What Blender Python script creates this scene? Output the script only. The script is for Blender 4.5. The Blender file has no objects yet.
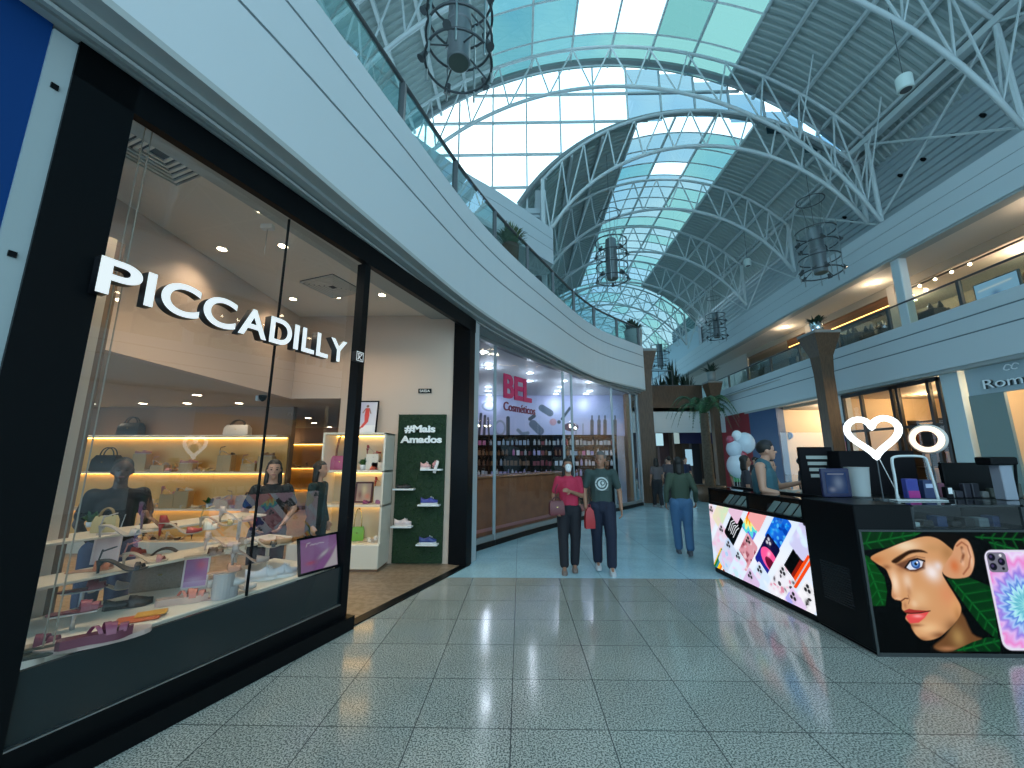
import bpy, bmesh, math, random
import numpy as np
from math import sin, cos, pi, radians, atan, atan2, sqrt, hypot
from mathutils import Vector, Matrix
random.seed(7)
C = bpy.context.scene.collection
sc = bpy.context.scene

# ---------------------------------------------------------------- materials
MATS = {}
def mat(name, col, rough=.5, metal=0., emi=None, es=1., spec=.5, coat=0., trans=0.):
    if name in MATS: return MATS[name]
    m = bpy.data.materials.new(name); m.use_nodes = True
    b = m.node_tree.nodes['Principled BSDF']
    b.inputs['Base Color'].default_value = (*col, 1)
    b.inputs['Roughness'].default_value = rough
    b.inputs['Metallic'].default_value = metal
    b.inputs['Specular IOR Level'].default_value = spec
    b.inputs['Coat Weight'].default_value = coat
    if emi:
        b.inputs['Emission Color'].default_value = (*emi, 1)
        b.inputs['Emission Strength'].default_value = es
    MATS[name] = m
    return m

def noisy(name, c1, c2, scale=20., rough=.5, stretch=(1, 1, 1), bump=0., detail=4., spec=.5, metal=0.):
    if name in MATS: return MATS[name]
    m = mat(name, c1, rough, metal, spec=spec); nt = m.node_tree; N = nt.nodes; L = nt.links
    b = N['Principled BSDF']
    tc = N.new('ShaderNodeTexCoord'); mp = N.new('ShaderNodeMapping'); mp.inputs['Scale'].default_value = stretch
    nz = N.new('ShaderNodeTexNoise'); nz.inputs['Scale'].default_value = scale; nz.inputs['Detail'].default_value = detail
    mx = N.new('ShaderNodeMix'); mx.data_type = 'RGBA'
    mx.inputs[6].default_value = (*c1, 1); mx.inputs[7].default_value = (*c2, 1)
    rp = N.new('ShaderNodeValToRGB'); rp.color_ramp.elements[0].position = .35; rp.color_ramp.elements[1].position = .65
    L.new(tc.outputs['Object'], mp.inputs[0]); L.new(mp.outputs[0], nz.inputs['Vector']); L.new(nz.outputs[0], rp.inputs[0])
    L.new(rp.outputs[0], mx.inputs[0]); L.new(mx.outputs[2], b.inputs['Base Color'])
    if bump:
        bp = N.new('ShaderNodeBump'); bp.inputs['Strength'].default_value = bump; bp.inputs['Distance'].default_value = .01
        L.new(nz.outputs[0], bp.inputs['Height']); L.new(bp.outputs[0], b.inputs['Normal'])
    return m

def glass(name, tint, refl=.1, rough=.0):
    """clear pane: coloured straight-through light plus a mirror share growing at grazing angles"""
    if name in MATS: return MATS[name]
    m = bpy.data.materials.new(name); m.use_nodes = True; nt = m.node_tree; N = nt.nodes; L = nt.links
    N.clear(); o = N.new('ShaderNodeOutputMaterial'); t = N.new('ShaderNodeBsdfTransparent'); g = N.new('ShaderNodeBsdfGlossy')
    t.inputs[0].default_value = (*tint, 1); g.inputs['Roughness'].default_value = rough
    ge = N.new('ShaderNodeNewGeometry'); vm = N.new('ShaderNodeVectorMath'); vm.operation = 'DOT_PRODUCT'
    L.new(ge.outputs['Incoming'], vm.inputs[0]); L.new(ge.outputs['Normal'], vm.inputs[1])
    def ma(op, a, b=None):
        n = N.new('ShaderNodeMath'); n.operation = op; n.use_clamp = op in ('MULTIPLY_ADD', 'ADD')
        for i, q in enumerate((a, b)):
            if q is None: continue
            if isinstance(q, (int, float)): n.inputs[i].default_value = q
            else: L.new(q, n.inputs[i])
        return n.outputs[0]
    c = ma('SUBTRACT', 1., ma('ABSOLUTE', vm.outputs['Value'])); fq = ma('ADD', ma('MULTIPLY', ma('POWER', c, 5.), 1. - refl), refl)
    mx = N.new('ShaderNodeMixShader')
    L.new(fq, mx.inputs[0]); L.new(t.outputs[0], mx.inputs[1]); L.new(g.outputs[0], mx.inputs[2])
    L.new(mx.outputs[0], o.inputs[0]); MATS[name] = m
    return m

def emis(name, col, s=1.):
    return mat(name, (0, 0, 0), .6, emi=col, es=s)

def paintmat(name, strength=None):
    """shows the colours stored in the mesh: as ink on a matt print, or as a lit screen"""
    if name in MATS: return MATS[name]
    m = mat(name, (0, 0, 0), .35); nt = m.node_tree; a = nt.nodes.new('ShaderNodeVertexColor'); a.layer_name = 'ink'
    b = nt.nodes['Principled BSDF']
    if strength is None: nt.links.new(a.outputs[0], b.inputs['Base Color'])
    else:
        nt.links.new(a.outputs[0], b.inputs['Emission Color']); b.inputs['Emission Strength'].default_value = strength
        b.inputs['Roughness'].default_value = .25; b.inputs['Specular IOR Level'].default_value = .08
    return m

white = mat('white_paint', (.70, .72, .72), .55)
fascia_w = mat('fascia_paint', (.55, .60, .62), .5)
groove = mat('groove_dark', (.16, .2, .22), .7)
cornice = mat('cornice_grey', (.36, .39, .38), .6)
black = mat('black_satin', (.003, .004, .005), .35, spec=.12)
blackm = mat('black_matt', (.005, .005, .007), .6, spec=.12)
steel = mat('brushed_steel', (.45, .47, .48), .3, 1.)
truss_m = mat('truss_paint', (.55, .6, .6), .45)
dkmetal = mat('dark_grey_metal', (.075, .085, .09), .4, .3)
clus_m = mat('cluster_grey_metal', (.2, .22, .23), .35, .4)
chrome = mat('chrome', (.8, .8, .8), .12, 1.)
roofm = mat('roof_sheet', (.33, .39, .375), .5, .0)
wood_b = noisy('brown_wood_panel', (.075, .038, .018), (.12, .065, .033), 6, .5, (6, 6, .6))
beige = mat('shop_wall_beige', (.55, .42, .33), .7)
beige_c = mat('shop_ceiling_white', (.72, .66, .58), .8)
cream = mat('cream_laminate', (.75, .68, .56), .4)
warm_e = emis('warm_lamp', (1., .8, .55), 30)
white_e = emis('white_lamp', (.9, .95, 1.), 22)
strip_e = emis('shelf_led', (1., .58, .16), 13)
shopglass = glass('shop_glass', (.93, .94, .93), .105)
balglass = glass('balustrade_glass', (.66, .84, .82), .2)
leafg = noisy('leaf_green', (.02, .09, .02), (.05, .16, .03), 12, .5)
terracotta = mat('pot_brown', (.16, .07, .04), .6)

# ---------------------------------------------------------------- mesh builder
class MB:
    def __init__(s): s.v = []; s.f = []; s.m = []; s.k = 0
    def mi(s, k): s.k = k; return s
    def add(s, vs, fs):
        b = len(s.v); s.v += [tuple(v) for v in vs]; s.f += [tuple(b + i for i in f) for f in fs]; s.m += [s.k] * len(fs); return s
    def box(s, x0, x1, y0, y1, z0, z1):
        return s.add([(x0, y0, z0), (x1, y0, z0), (x1, y1, z0), (x0, y1, z0), (x0, y0, z1), (x1, y0, z1), (x1, y1, z1), (x0, y1, z1)],
                     [(0, 3, 2, 1), (4, 5, 6, 7), (0, 1, 5, 4), (1, 2, 6, 5), (2, 3, 7, 6), (3, 0, 4, 7)])
    def bbox(s, x0, x1, y0, y1, z0, z1, b=.01):
        """box with chamfered vertical and horizontal edges"""
        b = min(b, (x1 - x0) * .4, (y1 - y0) * .4, (z1 - z0) * .4); V = []
        for z, i in ((z0, b), (z0 + b, 0), (z1 - b, 0), (z1, b)):
            V += [(x0 + i + b, y0 + i, z), (x1 - i - b, y0 + i, z), (x1 - i, y0 + i + b, z), (x1 - i, y1 - i - b, z), (x1 - i - b, y1 - i, z), (x0 + i + b, y1 - i, z), (x0 + i, y1 - i - b, z), (x0 + i, y0 + i + b, z)]
        F = [tuple(range(7, -1, -1)), tuple(range(24, 32))]
        for r in range(3):
            for j in range(8): k = (j + 1) % 8; F.append((r * 8 + j, r * 8 + k, r * 8 + 8 + k, r * 8 + 8 + j))
        return s.add(V, F)
    def rings(s, R, closed=True, cap=True, loop=False):
        n = len(R[0]); V = [p for r in R for p in r]; F = []; m = len(R)
        for i in range(m if loop else m - 1):
            a = i * n; b2 = ((i + 1) % m) * n
            for j in range(n if closed else n - 1):
                k = (j + 1) % n; F.append((a + j, a + k, b2 + k, b2 + j))
        if cap and not loop and closed: F += [tuple(range(n - 1, -1, -1)), tuple(range((m - 1) * n, m * n))]
        return s.add(V, F)
    def tube(s, P, r, n=6, loop=False, cap=True):
        P = [Vector(p) for p in P]; R = []; m = len(P); up = None
        rr = r if isinstance(r, (list, tuple)) else [r] * m
        for i, p in enumerate(P):
            if loop: t = P[(i + 1) % m] - P[i - 1]
            else: t = P[min(i + 1, m - 1)] - P[max(i - 1, 0)]
            t.normalize()
            if up is None: up = Vector((0, 0, 1)) if abs(t.z) < .9 else Vector((1, 0, 0))
            a = up - t * up.dot(t)
            if a.length < 1e-4: a = Vector((0, 1, 0)) - t * t.y
            a.normalize(); up = a; b = t.cross(a)
            R.append([p + (a * cos(2 * pi * j / n) + b * sin(2 * pi * j / n)) * rr[i] for j in range(n)])
        return s.rings(R, True, cap, loop)
    def rod(s, a, b, r, n=6, r2=None): return s.tube([a, b], [r, r if r2 is None else r2], n)
    def lathe(s, prof, c=(0, 0, 0), n=16, cap=True):
        return s.rings([[(c[0] + r * cos(2 * pi * j / n), c[1] + r * sin(2 * pi * j / n), c[2] + z) for j in range(n)] for r, z in prof], True, cap)
    def ball(s, c, r, n=12, m=8):
        r = r if isinstance(r, (tuple, list)) else (r, r, r)
        return s.rings([[(c[0] + r[0] * sin(t) * cos(2 * pi * j / n), c[1] + r[1] * sin(t) * sin(2 * pi * j / n), c[2] - r[2] * cos(t)) for j in range(n)] for t in [pi * (i + .02) / (m + .04) if 0 < i < m else (.02 if i == 0 else pi - .02) for i in range(m + 1)]])
    def prism(s, poly, a, b, axis='y'):
        """polygon in two axes pushed along the third from a to b"""
        f = {'y': lambda p, t: (p[0], t, p[1]), 'z': lambda p, t: (p[0], p[1], t), 'x': lambda p, t: (t, p[0], p[1])}[axis]
        n = len(poly); V = [f(p, a) for p in poly] + [f(p, b) for p in poly]
        return s.add(V, [tuple(range(n)), tuple(range(2 * n - 1, n - 1, -1))] + [(j, n + j, n + (j + 1) % n, (j + 1) % n) for j in range(n)])
    def quad(s, *p): return s.add(p, [tuple(range(len(p)))])
    def strip(s, A, B):
        n = len(A); return s.add(list(A) + list(B), [(i, i + 1, n + i + 1, n + i) for i in range(n - 1)])
    def mesh(s, name, mats, smooth=False):
        me = bpy.data.meshes.new(name); me.from_pydata(s.v, [], s.f)
        for m in (mats if isinstance(mats, (list, tuple)) else [mats]): me.materials.append(m)
        me.polygons.foreach_set('material_index', s.m)
        if smooth: me.polygons.foreach_set('use_smooth', [True] * len(s.f))
        bm = bmesh.new(); bm.from_mesh(me); bmesh.ops.recalc_face_normals(bm, faces=bm.faces); bm.to_mesh(me); bm.free()
        if smooth == 2:
            me.set_sharp_from_angle(angle=radians(40))
        me.update(); return me
    def obj(s, name, mats, parent=None, smooth=False, loc=(0, 0, 0), rz=0.):
        return link(bpy.data.objects.new(name, s.mesh(name, mats, smooth)), parent, loc, rz)

def link(o, parent=None, loc=(0, 0, 0), rz=0.):
    C.objects.link(o); o.parent = parent; o.location = loc; o.rotation_euler = (0, 0, rz); return o
def tag(o, label=None, cat=None, group=None, kind=None):
    for k, v in (('label', label), ('category', cat), ('group', group), ('kind', kind)):
        if v: o[k] = v
    return o
def thing(name, label, cat, loc=(0, 0, 0), rz=0., group=None, kind=None):
    return tag(link(bpy.data.objects.new(name, None), None, loc, rz), label, cat, group, kind)
def struct(o): o['kind'] = 'structure'; return o
def copy_tree(o, parent=None):
    c = o.copy(); C.objects.link(c); c.parent = parent
    for ch in o.children: copy_tree(ch, c)
    return c

def spline(P, n=8):
    P = [Vector(p) for p in P]; Q = [P[0] * 2 - P[1]] + P + [P[-1] * 2 - P[-2]]; out = []
    for i in range(1, len(Q) - 2):
        a, b, c, d = Q[i - 1:i + 3]
        for j in range(n):
            t = j / n; out.append(.5 * ((2 * b) + (c - a) * t + (2 * a - 5 * b + 4 * c - d) * t * t + (3 * b - a - 3 * c + d) * t ** 3))
    out.append(P[-1]); return out
def resample(P, step):
    P = [Vector(p) for p in P]; L = [0.]
    for a, b in zip(P, P[1:]): L.append(L[-1] + (b - a).length)
    n = max(1, round(L[-1] / step)); out = []; k = 0
    for i in range(n + 1):
        d = L[-1] * i / n
        while k < len(P) - 2 and L[k + 1] < d: k += 1
        t = (d - L[k]) / max(1e-9, L[k + 1] - L[k]); out.append(P[k].lerp(P[k + 1], min(1, t)))
    return out
def offset2(P, d):
    out = []
    for i, p in enumerate(P):
        t = P[min(i + 1, len(P) - 1)] - P[max(i - 1, 0)]; t = Vector((t.x, t.y, 0)).normalized()
        out.append(p + Vector((-t.y, t.x, 0)) * d)          # positive: to the left of travel
    return out
def at(P, z): return [(p[0], p[1], z) for p in P]

# ---------------------------------------------------------------- painter (pictures on posters, screens, prints)
class Paint:
    def __init__(s, x0, x1, z0, z1, nx, nz, bg):
        s.x0, s.x1, s.z0, s.z1, s.nx, s.nz = x0, x1, z0, z1, nx, nz
        s.X, s.Z = np.meshgrid(np.linspace(x0, x1, nx), np.linspace(z0, z1, nz)); s.c = np.ones((nz, nx, 3)) * np.array(bg)
        s.px = (x1 - x0) / (nx - 1)
    def sdf(s, poly):
        X, Z = s.X, s.Z; d = np.full(X.shape, 1e9); ins = np.zeros(X.shape, bool); n = len(poly)
        for i in range(n):
            ax, az = poly[i]; bx, bz = poly[(i + 1) % n]; ex, ez = bx - ax, bz - az
            t = np.clip(((X - ax) * ex + (Z - az) * ez) / (ex * ex + ez * ez + 1e-12), 0, 1)
            d = np.minimum(d, np.hypot(X - ax - t * ex, Z - az - t * ez))
            if az != bz: ins ^= ((az > Z) != (bz > Z)) & (X < ex * (Z - az) / ez + ax)
        return np.where(ins, d, -d)
    def mix(s, m, col):
        col = np.asarray(col, float); s.c = s.c * (1 - m[..., None]) + col * m[..., None]; return s
    def poly(s, P, col, soft=None, a=1.): return s.mix(np.clip(s.sdf(P) / (soft or s.px) + .5, 0, 1) * a, col)
    def line(s, P, w, col, a=1., soft=None):
        d = np.full(s.X.shape, 1e9)
        for (ax, az), (bx, bz) in zip(P, P[1:]):
            ex, ez = bx - ax, bz - az; t = np.clip(((s.X - ax) * ex + (s.Z - az) * ez) / (ex * ex + ez * ez + 1e-12), 0, 1)
            d = np.minimum(d, np.hypot(s.X - ax - t * ex, s.Z - az - t * ez))
        return s.mix(np.clip((w / 2 - d) / (soft or s.px) + .5, 0, 1) * a, col)
    def blob(s, c, r, col, a=1., hard=0, ang=0.):
        r = r if isinstance(r, (tuple, list)) else (r, r); dx, dz = s.X - c[0], s.Z - c[1]
        u, v = dx * cos(ang) + dz * sin(ang), -dx * sin(ang) + dz * cos(ang); q = np.sqrt((u / r[0]) ** 2 + (v / r[1]) ** 2)
        return s.mix((np.clip((1 - q) * min(r) / s.px + .5, 0, 1) if hard else np.exp(-q * q * 1.4)) * a, col)
    def rect(s, x0, x1, z0, z1, col, a=1.): return s.mix(((s.X >= x0) & (s.X <= x1) & (s.Z >= z0) & (s.Z <= z1)) * a * 1., col)
    def obj(s, name, m, parent=None, f=None, **k):
        """one flat mesh, f places picture coordinates in space"""
        f = f or (lambda x, z: (x, 0, z)); nx, nz = s.nx, s.nz
        V = [f(float(x), float(z)) for x, z in zip(s.X.ravel(), s.Z.ravel())]
        F = [(i * nx + j, i * nx + j + 1, i * nx + nx + j + 1, i * nx + nx + j) for i in range(nz - 1) for j in range(nx - 1)]
        me = bpy.data.meshes.new(name); me.from_pydata(V, [], F); me.materials.append(m)
        at_ = me.color_attributes.new('ink', 'FLOAT_COLOR', 'POINT')
        at_.data.foreach_set('color', np.concatenate([np.clip(s.c, 0, None), np.ones((nz, nx, 1))], 2).astype('f').ravel())
        return link(bpy.data.objects.new(name, me), parent, **k)

def letters(txt, size, depth, sx=1., bold=0., spacing=1.):
    """each glyph as (mesh, x offset); text runs along +x, stands in z, faces -y"""
    cu = bpy.data.curves.new('t', 'FONT'); cu.body = txt; cu.size = size; cu.extrude = depth / 2; cu.offset = bold; cu.space_character = spacing
    o = bpy.data.objects.new('t', cu); C.objects.link(o); dg = bpy.context.evaluated_depsgraph_get(); dg.update()
    me = bpy.data.meshes.new_from_object(o.evaluated_get(dg)); C.objects.unlink(o); bpy.data.objects.remove(o)
    for v in me.vertices: x, y, z = v.co; v.co = (x * sx, -z, y)
    return me
def text(name, txt, size, depth, m, parent=None, loc=(0, 0, 0), rz=0., sx=1., bold=0., center=False, side=None, spacing=1., width=None):
    me = letters(txt, size, depth, sx, bold, spacing); xs = [v.co.x for v in me.vertices]; w = max(xs) - min(xs)
    k = width / w if width else 1.; mid = (max(xs) + min(xs)) / 2
    for v in me.vertices: v.co.x = (v.co.x - (mid if center else min(xs))) * k
    me.materials.clear(); me.materials.append(m); me.materials.append(side or m)
    for p in me.polygons: p.material_index = 0 if p.normal.y < -.5 else 1
    me.update(); return link(bpy.data.objects.new(name, me), parent, loc, rz)

# ---------------------------------------------------------------- the shoe shop's own frame: s along the front, d into the shop
AX, AY = -2.361, 2.389
UX, UY = .34836, .93736
RS = atan2(UY, UX)
def S(s, d, z=0.): return (AX + UX * s - UY * d, AY + UY * s + UX * d, z)
# ================================================================ camera, world
cam = bpy.data.objects.new('camera', bpy.data.cameras.new('camera')); C.objects.link(cam); sc.camera = cam
cam.data.sensor_width = 36; cam.data.lens = 398 / 1024 * 36; cam.data.clip_start = .05; cam.data.clip_end = 300
cam.location = (0, 0, 1.6); cam.rotation_euler = (pi / 2 + atan(75 / 398), 0, .01975)
w = bpy.data.worlds.new('sky'); sc.world = w; w.use_nodes = True; nt = w.node_tree
bg = nt.nodes['Background']; bg.inputs[1].default_value = 4.2
tc = nt.nodes.new('ShaderNodeTexCoord'); nz = nt.nodes.new('ShaderNodeTexNoise'); nz.inputs['Scale'].default_value = 2.2; nz.inputs['Detail'].default_value = 5
rp = nt.nodes.new('ShaderNodeValToRGB'); rp.color_ramp.elements[0].position = .42; rp.color_ramp.elements[0].color = (.34, .66, .95, 1)
rp.color_ramp.elements[1].position = .6; rp.color_ramp.elements[1].color = (.72, .93, 1, 1)
nt.links.new(tc.outputs['Generated'], nz.inputs['Vector']); nt.links.new(nz.outputs[0], rp.inputs[0]); nt.links.new(rp.outputs[0], bg.inputs[0])
vs = sc.view_settings; vs.view_transform = 'Standard'; vs.look = 'None'; vs.gamma = 1; vs.use_curve_mapping = False; vs.exposure = -.5
cy = sc.cycles
cy.max_bounces = 8; cy.diffuse_bounces = 3; cy.glossy_bounces = 3; cy.transparent_max_bounces = 16; cy.sample_clamp_indirect = 6; cy.caustics_reflective = False; cy.caustics_refractive = False

# ================================================================ floor
def tile_mat(name, c_light, c_dark, rough, ox, oy, sx, sy, speck=260., joint=(.06, .07, .07), coat=0.):
    m = mat(name, c_light, rough, coat=coat); nt = m.node_tree; N = nt.nodes; L = nt.links; b = N['Principled BSDF']
    tc = N.new('ShaderNodeTexCoord'); mp = N.new('ShaderNodeMapping'); mp.inputs['Location'].default_value = (-ox, -oy, 0)
    L.new(tc.outputs['Object'], mp.inputs[0])
    br = N.new('ShaderNodeTexBrick'); br.offset = 0; br.inputs['Scale'].default_value = 1.; br.inputs['Brick Width'].default_value = sx; br.inputs['Row Height'].default_value = sy
    br.inputs['Mortar Size'].default_value = .0035; br.inputs['Color1'].default_value = (1, 1, 1, 1); br.inputs['Color2'].default_value = (.86, .88, .88, 1); br.inputs['Mortar'].default_value = (0, 0, 0, 1)
    L.new(mp.outputs[0], br.inputs['Vector'])
    nz = N.new('ShaderNodeTexNoise'); nz.inputs['Scale'].default_value = speck; nz.inputs['Detail'].default_value = 3.5; nz.inputs['Roughness'].default_value = .55
    L.new(tc.outputs['Object'], nz.inputs['Vector'])
    rp = N.new('ShaderNodeValToRGB'); rp.color_ramp.elements[0].position = .44; rp.color_ramp.elements[0].color = (*c_dark, 1); rp.color_ramp.elements[1].position = .54; rp.color_ramp.elements[1].color = (*c_light, 1)
    L.new(nz.outputs[0], rp.inputs[0])
    n2 = N.new('ShaderNodeTexNoise'); n2.inputs['Scale'].default_value = 2.2; n2.inputs['Detail'].default_value = 4; L.new(mp.outputs[0], n2.inputs['Vector'])
    mr = N.new('ShaderNodeMapRange'); mr.inputs[3].default_value = .8; mr.inputs[4].default_value = 1.15; L.new(n2.outputs[0], mr.inputs[0])
    mm = N.new('ShaderNodeMix'); mm.data_type = 'RGBA'; mm.blend_type = 'MULTIPLY'; mm.inputs[0].default_value = 1
    L.new(rp.outputs[0], mm.inputs[6]); L.new(br.outputs['Color'], mm.inputs[7])
    m3 = N.new('ShaderNodeMix'); m3.data_type = 'RGBA'; m3.blend_type = 'MULTIPLY'; m3.inputs[0].default_value = 1
    L.new(mm.outputs[2], m3.inputs[6]); L.new(mr.outputs[0], m3.inputs[7])
    m4 = N.new('ShaderNodeMix'); m4.data_type = 'RGBA'; m4.inputs[7].default_value = (*joint, 1)
    L.new(br.outputs['Fac'], m4.inputs[0]); L.new(m3.outputs[2], m4.inputs[6]); L.new(m4.outputs[2], b.inputs['Base Color'])
    bp = N.new('ShaderNodeBump'); bp.invert = True; bp.inputs['Strength'].default_value = .3; bp.inputs['Distance'].default_value = .002
    L.new(br.outputs['Fac'], bp.inputs['Height']); L.new(bp.outputs[0], b.inputs['Normal'])
    r2 = N.new('ShaderNodeMapRange'); r2.inputs[3].default_value = rough * .7; r2.inputs[4].default_value = rough * 1.5; L.new(n2.outputs[0], r2.inputs[0]); L.new(r2.outputs[0], b.inputs['Roughness'])
    return m
granite = tile_mat('granite_tiles', (.54, .55, .5), (.11, .13, .12), .12, -.06, 2.745 - .553 * 40, .587, .553, 100.)
blue_tile = tile_mat('pale_blue_tiles', (.42, .66, .74), (.36, .58, .68), .14, -.06, 5.85, 1.174, 1.1, 30., (.2, .32, .37))
pink_tile = mat('rose_shop_floor', (.4, .16, .15), .25)
struct(MB().box(-4, 14, -9, 5.85, -.2, 0).obj('floor', granite))
struct(MB().box(-4, 14, 5.85, 60, -.2, 0).obj('floor_blue_zone', blue_tile))

# ================================================================ left upper fascia and balustrade
low = [(-3.4, -1.2, 0), (-2.09, 2.16, 0), (-1.515, 3.9, 0), (-.68, 6.34, 0), (.45, 8.66, 0), (2.38, 12.05, 0), (4.58, 14.38, 0)]
LP = resample([(-6.5, -8.5, 0)] + spline(low), .35)
def band(mb, P, z0, z1, t=.12, off=0.):
    A = offset2(P, off); B = offset2(P, off + t)
    mb.rings([[(a.x, a.y, z0), (a.x, a.y, z1), (b.x, b.y, z1), (b.x, b.y, z0)] for a, b in zip(A, B)]); return mb
fl = MB(); band(fl, LP, 4.1, 4.88); band(fl, LP, 4.91, 5.33); band(fl, LP, 5.36, 5.7)
fl.mi(1); band(fl, LP, 4.875, 4.915, .1, .012); band(fl, LP, 5.325, 5.365, .1, .012)
fl.mi(2); band(fl, LP, 4.05, 4.1, .12, .0); band(fl, LP, 4.015, 4.06, .16, .12); band(fl, LP, 3.985, 4.03, .6, .27); band(fl, LP, 3.975, 4.0, .03, .2)
struct(fl.obj('trim_left_fascia', [fascia_w, groove, cornice], smooth=False))
LE = [LP[-1], Vector((4.35, 14.95, 0)), Vector((3.2, 16.6, 0)), Vector((1.5, 18.5, 0)), Vector((1.0, 28, 0))]
fe = MB(); band(fe, resample(LE, .5), 4.05, 5.7); struct(fe.obj('trim_left_fascia_return', fascia_w))
# gallery slab behind the fascia: its underside is the soffit over both shops
slab = MB(); poly = [(p.x, p.y) for p in offset2(LP, .1)] + [(4.3, 15.0), (3.1, 16.6), (1.4, 18.5), (1., 28), (-14, 28), (-14, -8.5)]
struct(slab.prism(poly, 4.12, 5.2, 'z').obj('ceiling_gallery_slab', white))

def balustrade(name, label, P, zb, zt, step, group=None, off=.16):
    P = [Vector((p.x, p.y, 0)) for p in offset2(P, off)]; t = thing(name, label, 'balustrade', (P[0].x, P[0].y, zb), 0, group); o = Vector((P[0].x, P[0].y, zb))
    Q = resample(P, step); h = zt - zb
    MB().tube([p - o + Vector((0, 0, zt)) for p in resample(P, .4)], .034, 8).obj('handrail', dkmetal, t, True)
    for p, q in zip(Q, Q[1:]):
        d = (q - p).normalized(); a = p + d * .05 - o; b = q - d * .05 - o; n = Vector((-d.y, d.x, 0)) * .006
        MB().add([a - n + Vector((0, 0, zb + .02)), b - n + Vector((0, 0, zb + .02)), b - n + Vector((0, 0, zt - .04)), a - n + Vector((0, 0, zt - .04))], [(0, 1, 2, 3)]).obj('glass_panel', balglass, t)
    for p in Q:
        p = Vector((p.x - o.x, p.y - o.y, 0)); MB().box(p.x - .04, p.x + .04, p.y - .04, p.y + .04, .001, zt - zb - .02).obj('post', dkmetal, t)
    return t
balustrade('glass_balustrade', 'curved glass balustrade with dark handrail on the gallery above the shoe shop', [p for p in LP if p.y > -4], 5.7, 6.47, 1.45)

# ================================================================ right side: two storeys
RP = resample([(12, -9, 0), (12, 17, 0), (12.35, 26, 0), (12.8, 34, 0)], .6)
RP = [Vector(p) for p in RP]
fr = MB(); band(fr, RP, 4.1, 4.875, -.12); band(fr, RP, 4.915, 5.325, -.12); band(fr, RP, 5.365, 5.7, -.12)
fr.mi(1); band(fr, RP, 4.87, 4.92, -.1, -.015); band(fr, RP, 5.32, 5.37, -.1, -.015)
fr.mi(2); band(fr, RP, 4.0, 4.1, -.3, -.06); struct(fr.obj('trim_right_fascia', [fascia_w, groove, cornice]))
struct(MB().prism([(p.x, p.y) for p in offset2(RP, -.1)] + [(20, 34), (20, -9)], 4.1, 5.2, 'z').obj('ceiling_right_lower', white))
balustrade('glass_balustrade', 'straight glass balustrade with thin dark rail on the gallery over the kiosk side', [p for p in RP if 4 < p.y < 30], 5.7, 6.47, 2.2, off=-.16)
fu = MB(); band(fu, RP, 8.0, 8.5, -.12); band(fu, RP, 8.515, 8.9, -.12); band(fu, RP, 8.915, 9.3, -.12)
fu.mi(1); band(fu, RP, 8.49, 8.52, -.1, -.012); band(fu, RP, 8.89, 8.92, -.1, -.012)
fu.mi(2); band(fu, RP, 7.93, 8.0, -.35, -.04); struct(fu.obj('trim_right_upper_fascia', [fascia_w, groove, cornice]))
struct(MB().prism([(p.x, p.y) for p in offset2(RP, -.1)] + [(20, 34), (20, -9)], 8.0, 8.3, 'z').obj('ceiling_right_upper', mat('gallery_ceiling', (.68, .64, .58), .8)))
# corrugated clerestory wall over the right fascia
cw = MB(); prof = []
z = 9.3
while z < 12.6:
    prof += [(0, z), (0, z + .09), (.05, z + .12), (.05, z + .21)]; z += .24
cw.rings([[(12.75 + d + (max(0, y - 17) * .04), y, z) for d, z in prof] for y in (-9, 17, 34)], closed=False, cap=False)
cw.box(12.1, 12.9, -9, 17, 9.25, 9.3)
struct(cw.obj('wall_right_clerestory', mat('corrugated_white', (.36, .42, .44), .45)))

# ================================================================ roof vaults
def arc(cx, cz, R, x): return cz + sqrt(max(0, R * R - (x - cx) ** 2))
A_ = dict(cx=3.4, ct=5.48, Rt=11.07, cb=5.35, Rb=9.47, x0=-5.2, x1=12.0)
B_ = dict(cx=6.6, ct=6.95, Rt=7.3, cb=6.52, Rb=6.23, x0=.85, x1=12.0)
RO = .28   # roof skin above the top chord
def vault_x(V, x, dr=0.): # point on the skin above x
    R = V['Rt'] + dr; return (x, V['ct'] + sqrt(R * R - (x - V['cx']) ** 2))
def skin(name, V, xa, xb, y0, y1, m, n=14, amp=.035):
    mb = MB(); xs = [xa + (xb - xa) * i / n for i in range(n + 1)]; R = []; y = y0; k = 0
    while y <= y1:
        for dy, dr in ((0, 0), (.08, 0), (.11, amp), (.19, amp)):
            R.append([(x, min(y + dy, y1), vault_x(V, x, RO + dr)[1]) for x in xs])
        y += .22
    mb.rings(R, closed=False, cap=False); return struct(mb.obj(name, m))
skin('ceiling_near_vault_left', A_, -6.3, -1.02, -8, 13.2, roofm); skin('ceiling_near_vault_right', A_, 8.02, 12.9, -8, 13.2, roofm)
skin('ceiling_far_vault_left', B_, .0, 4.5, 13.2, 27.8, roofm); skin('ceiling_far_vault_right', B_, 9.0, 12.75, 13.2, 27.8, roofm)
pane_c = glass('skylight_cyan', (.14, .26, .245), .05); pane_d = glass('skylight_deep_cyan', (.1, .21, .2), .05)
pane_w = glass('skylight_clear', (.9, .95, .95), .05); pane_b = glass('skylight_pale_blue', (.2, .28, .3), .05); pane_s = glass('gable_sky_blue', (.16, .25, .3), .05)
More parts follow.
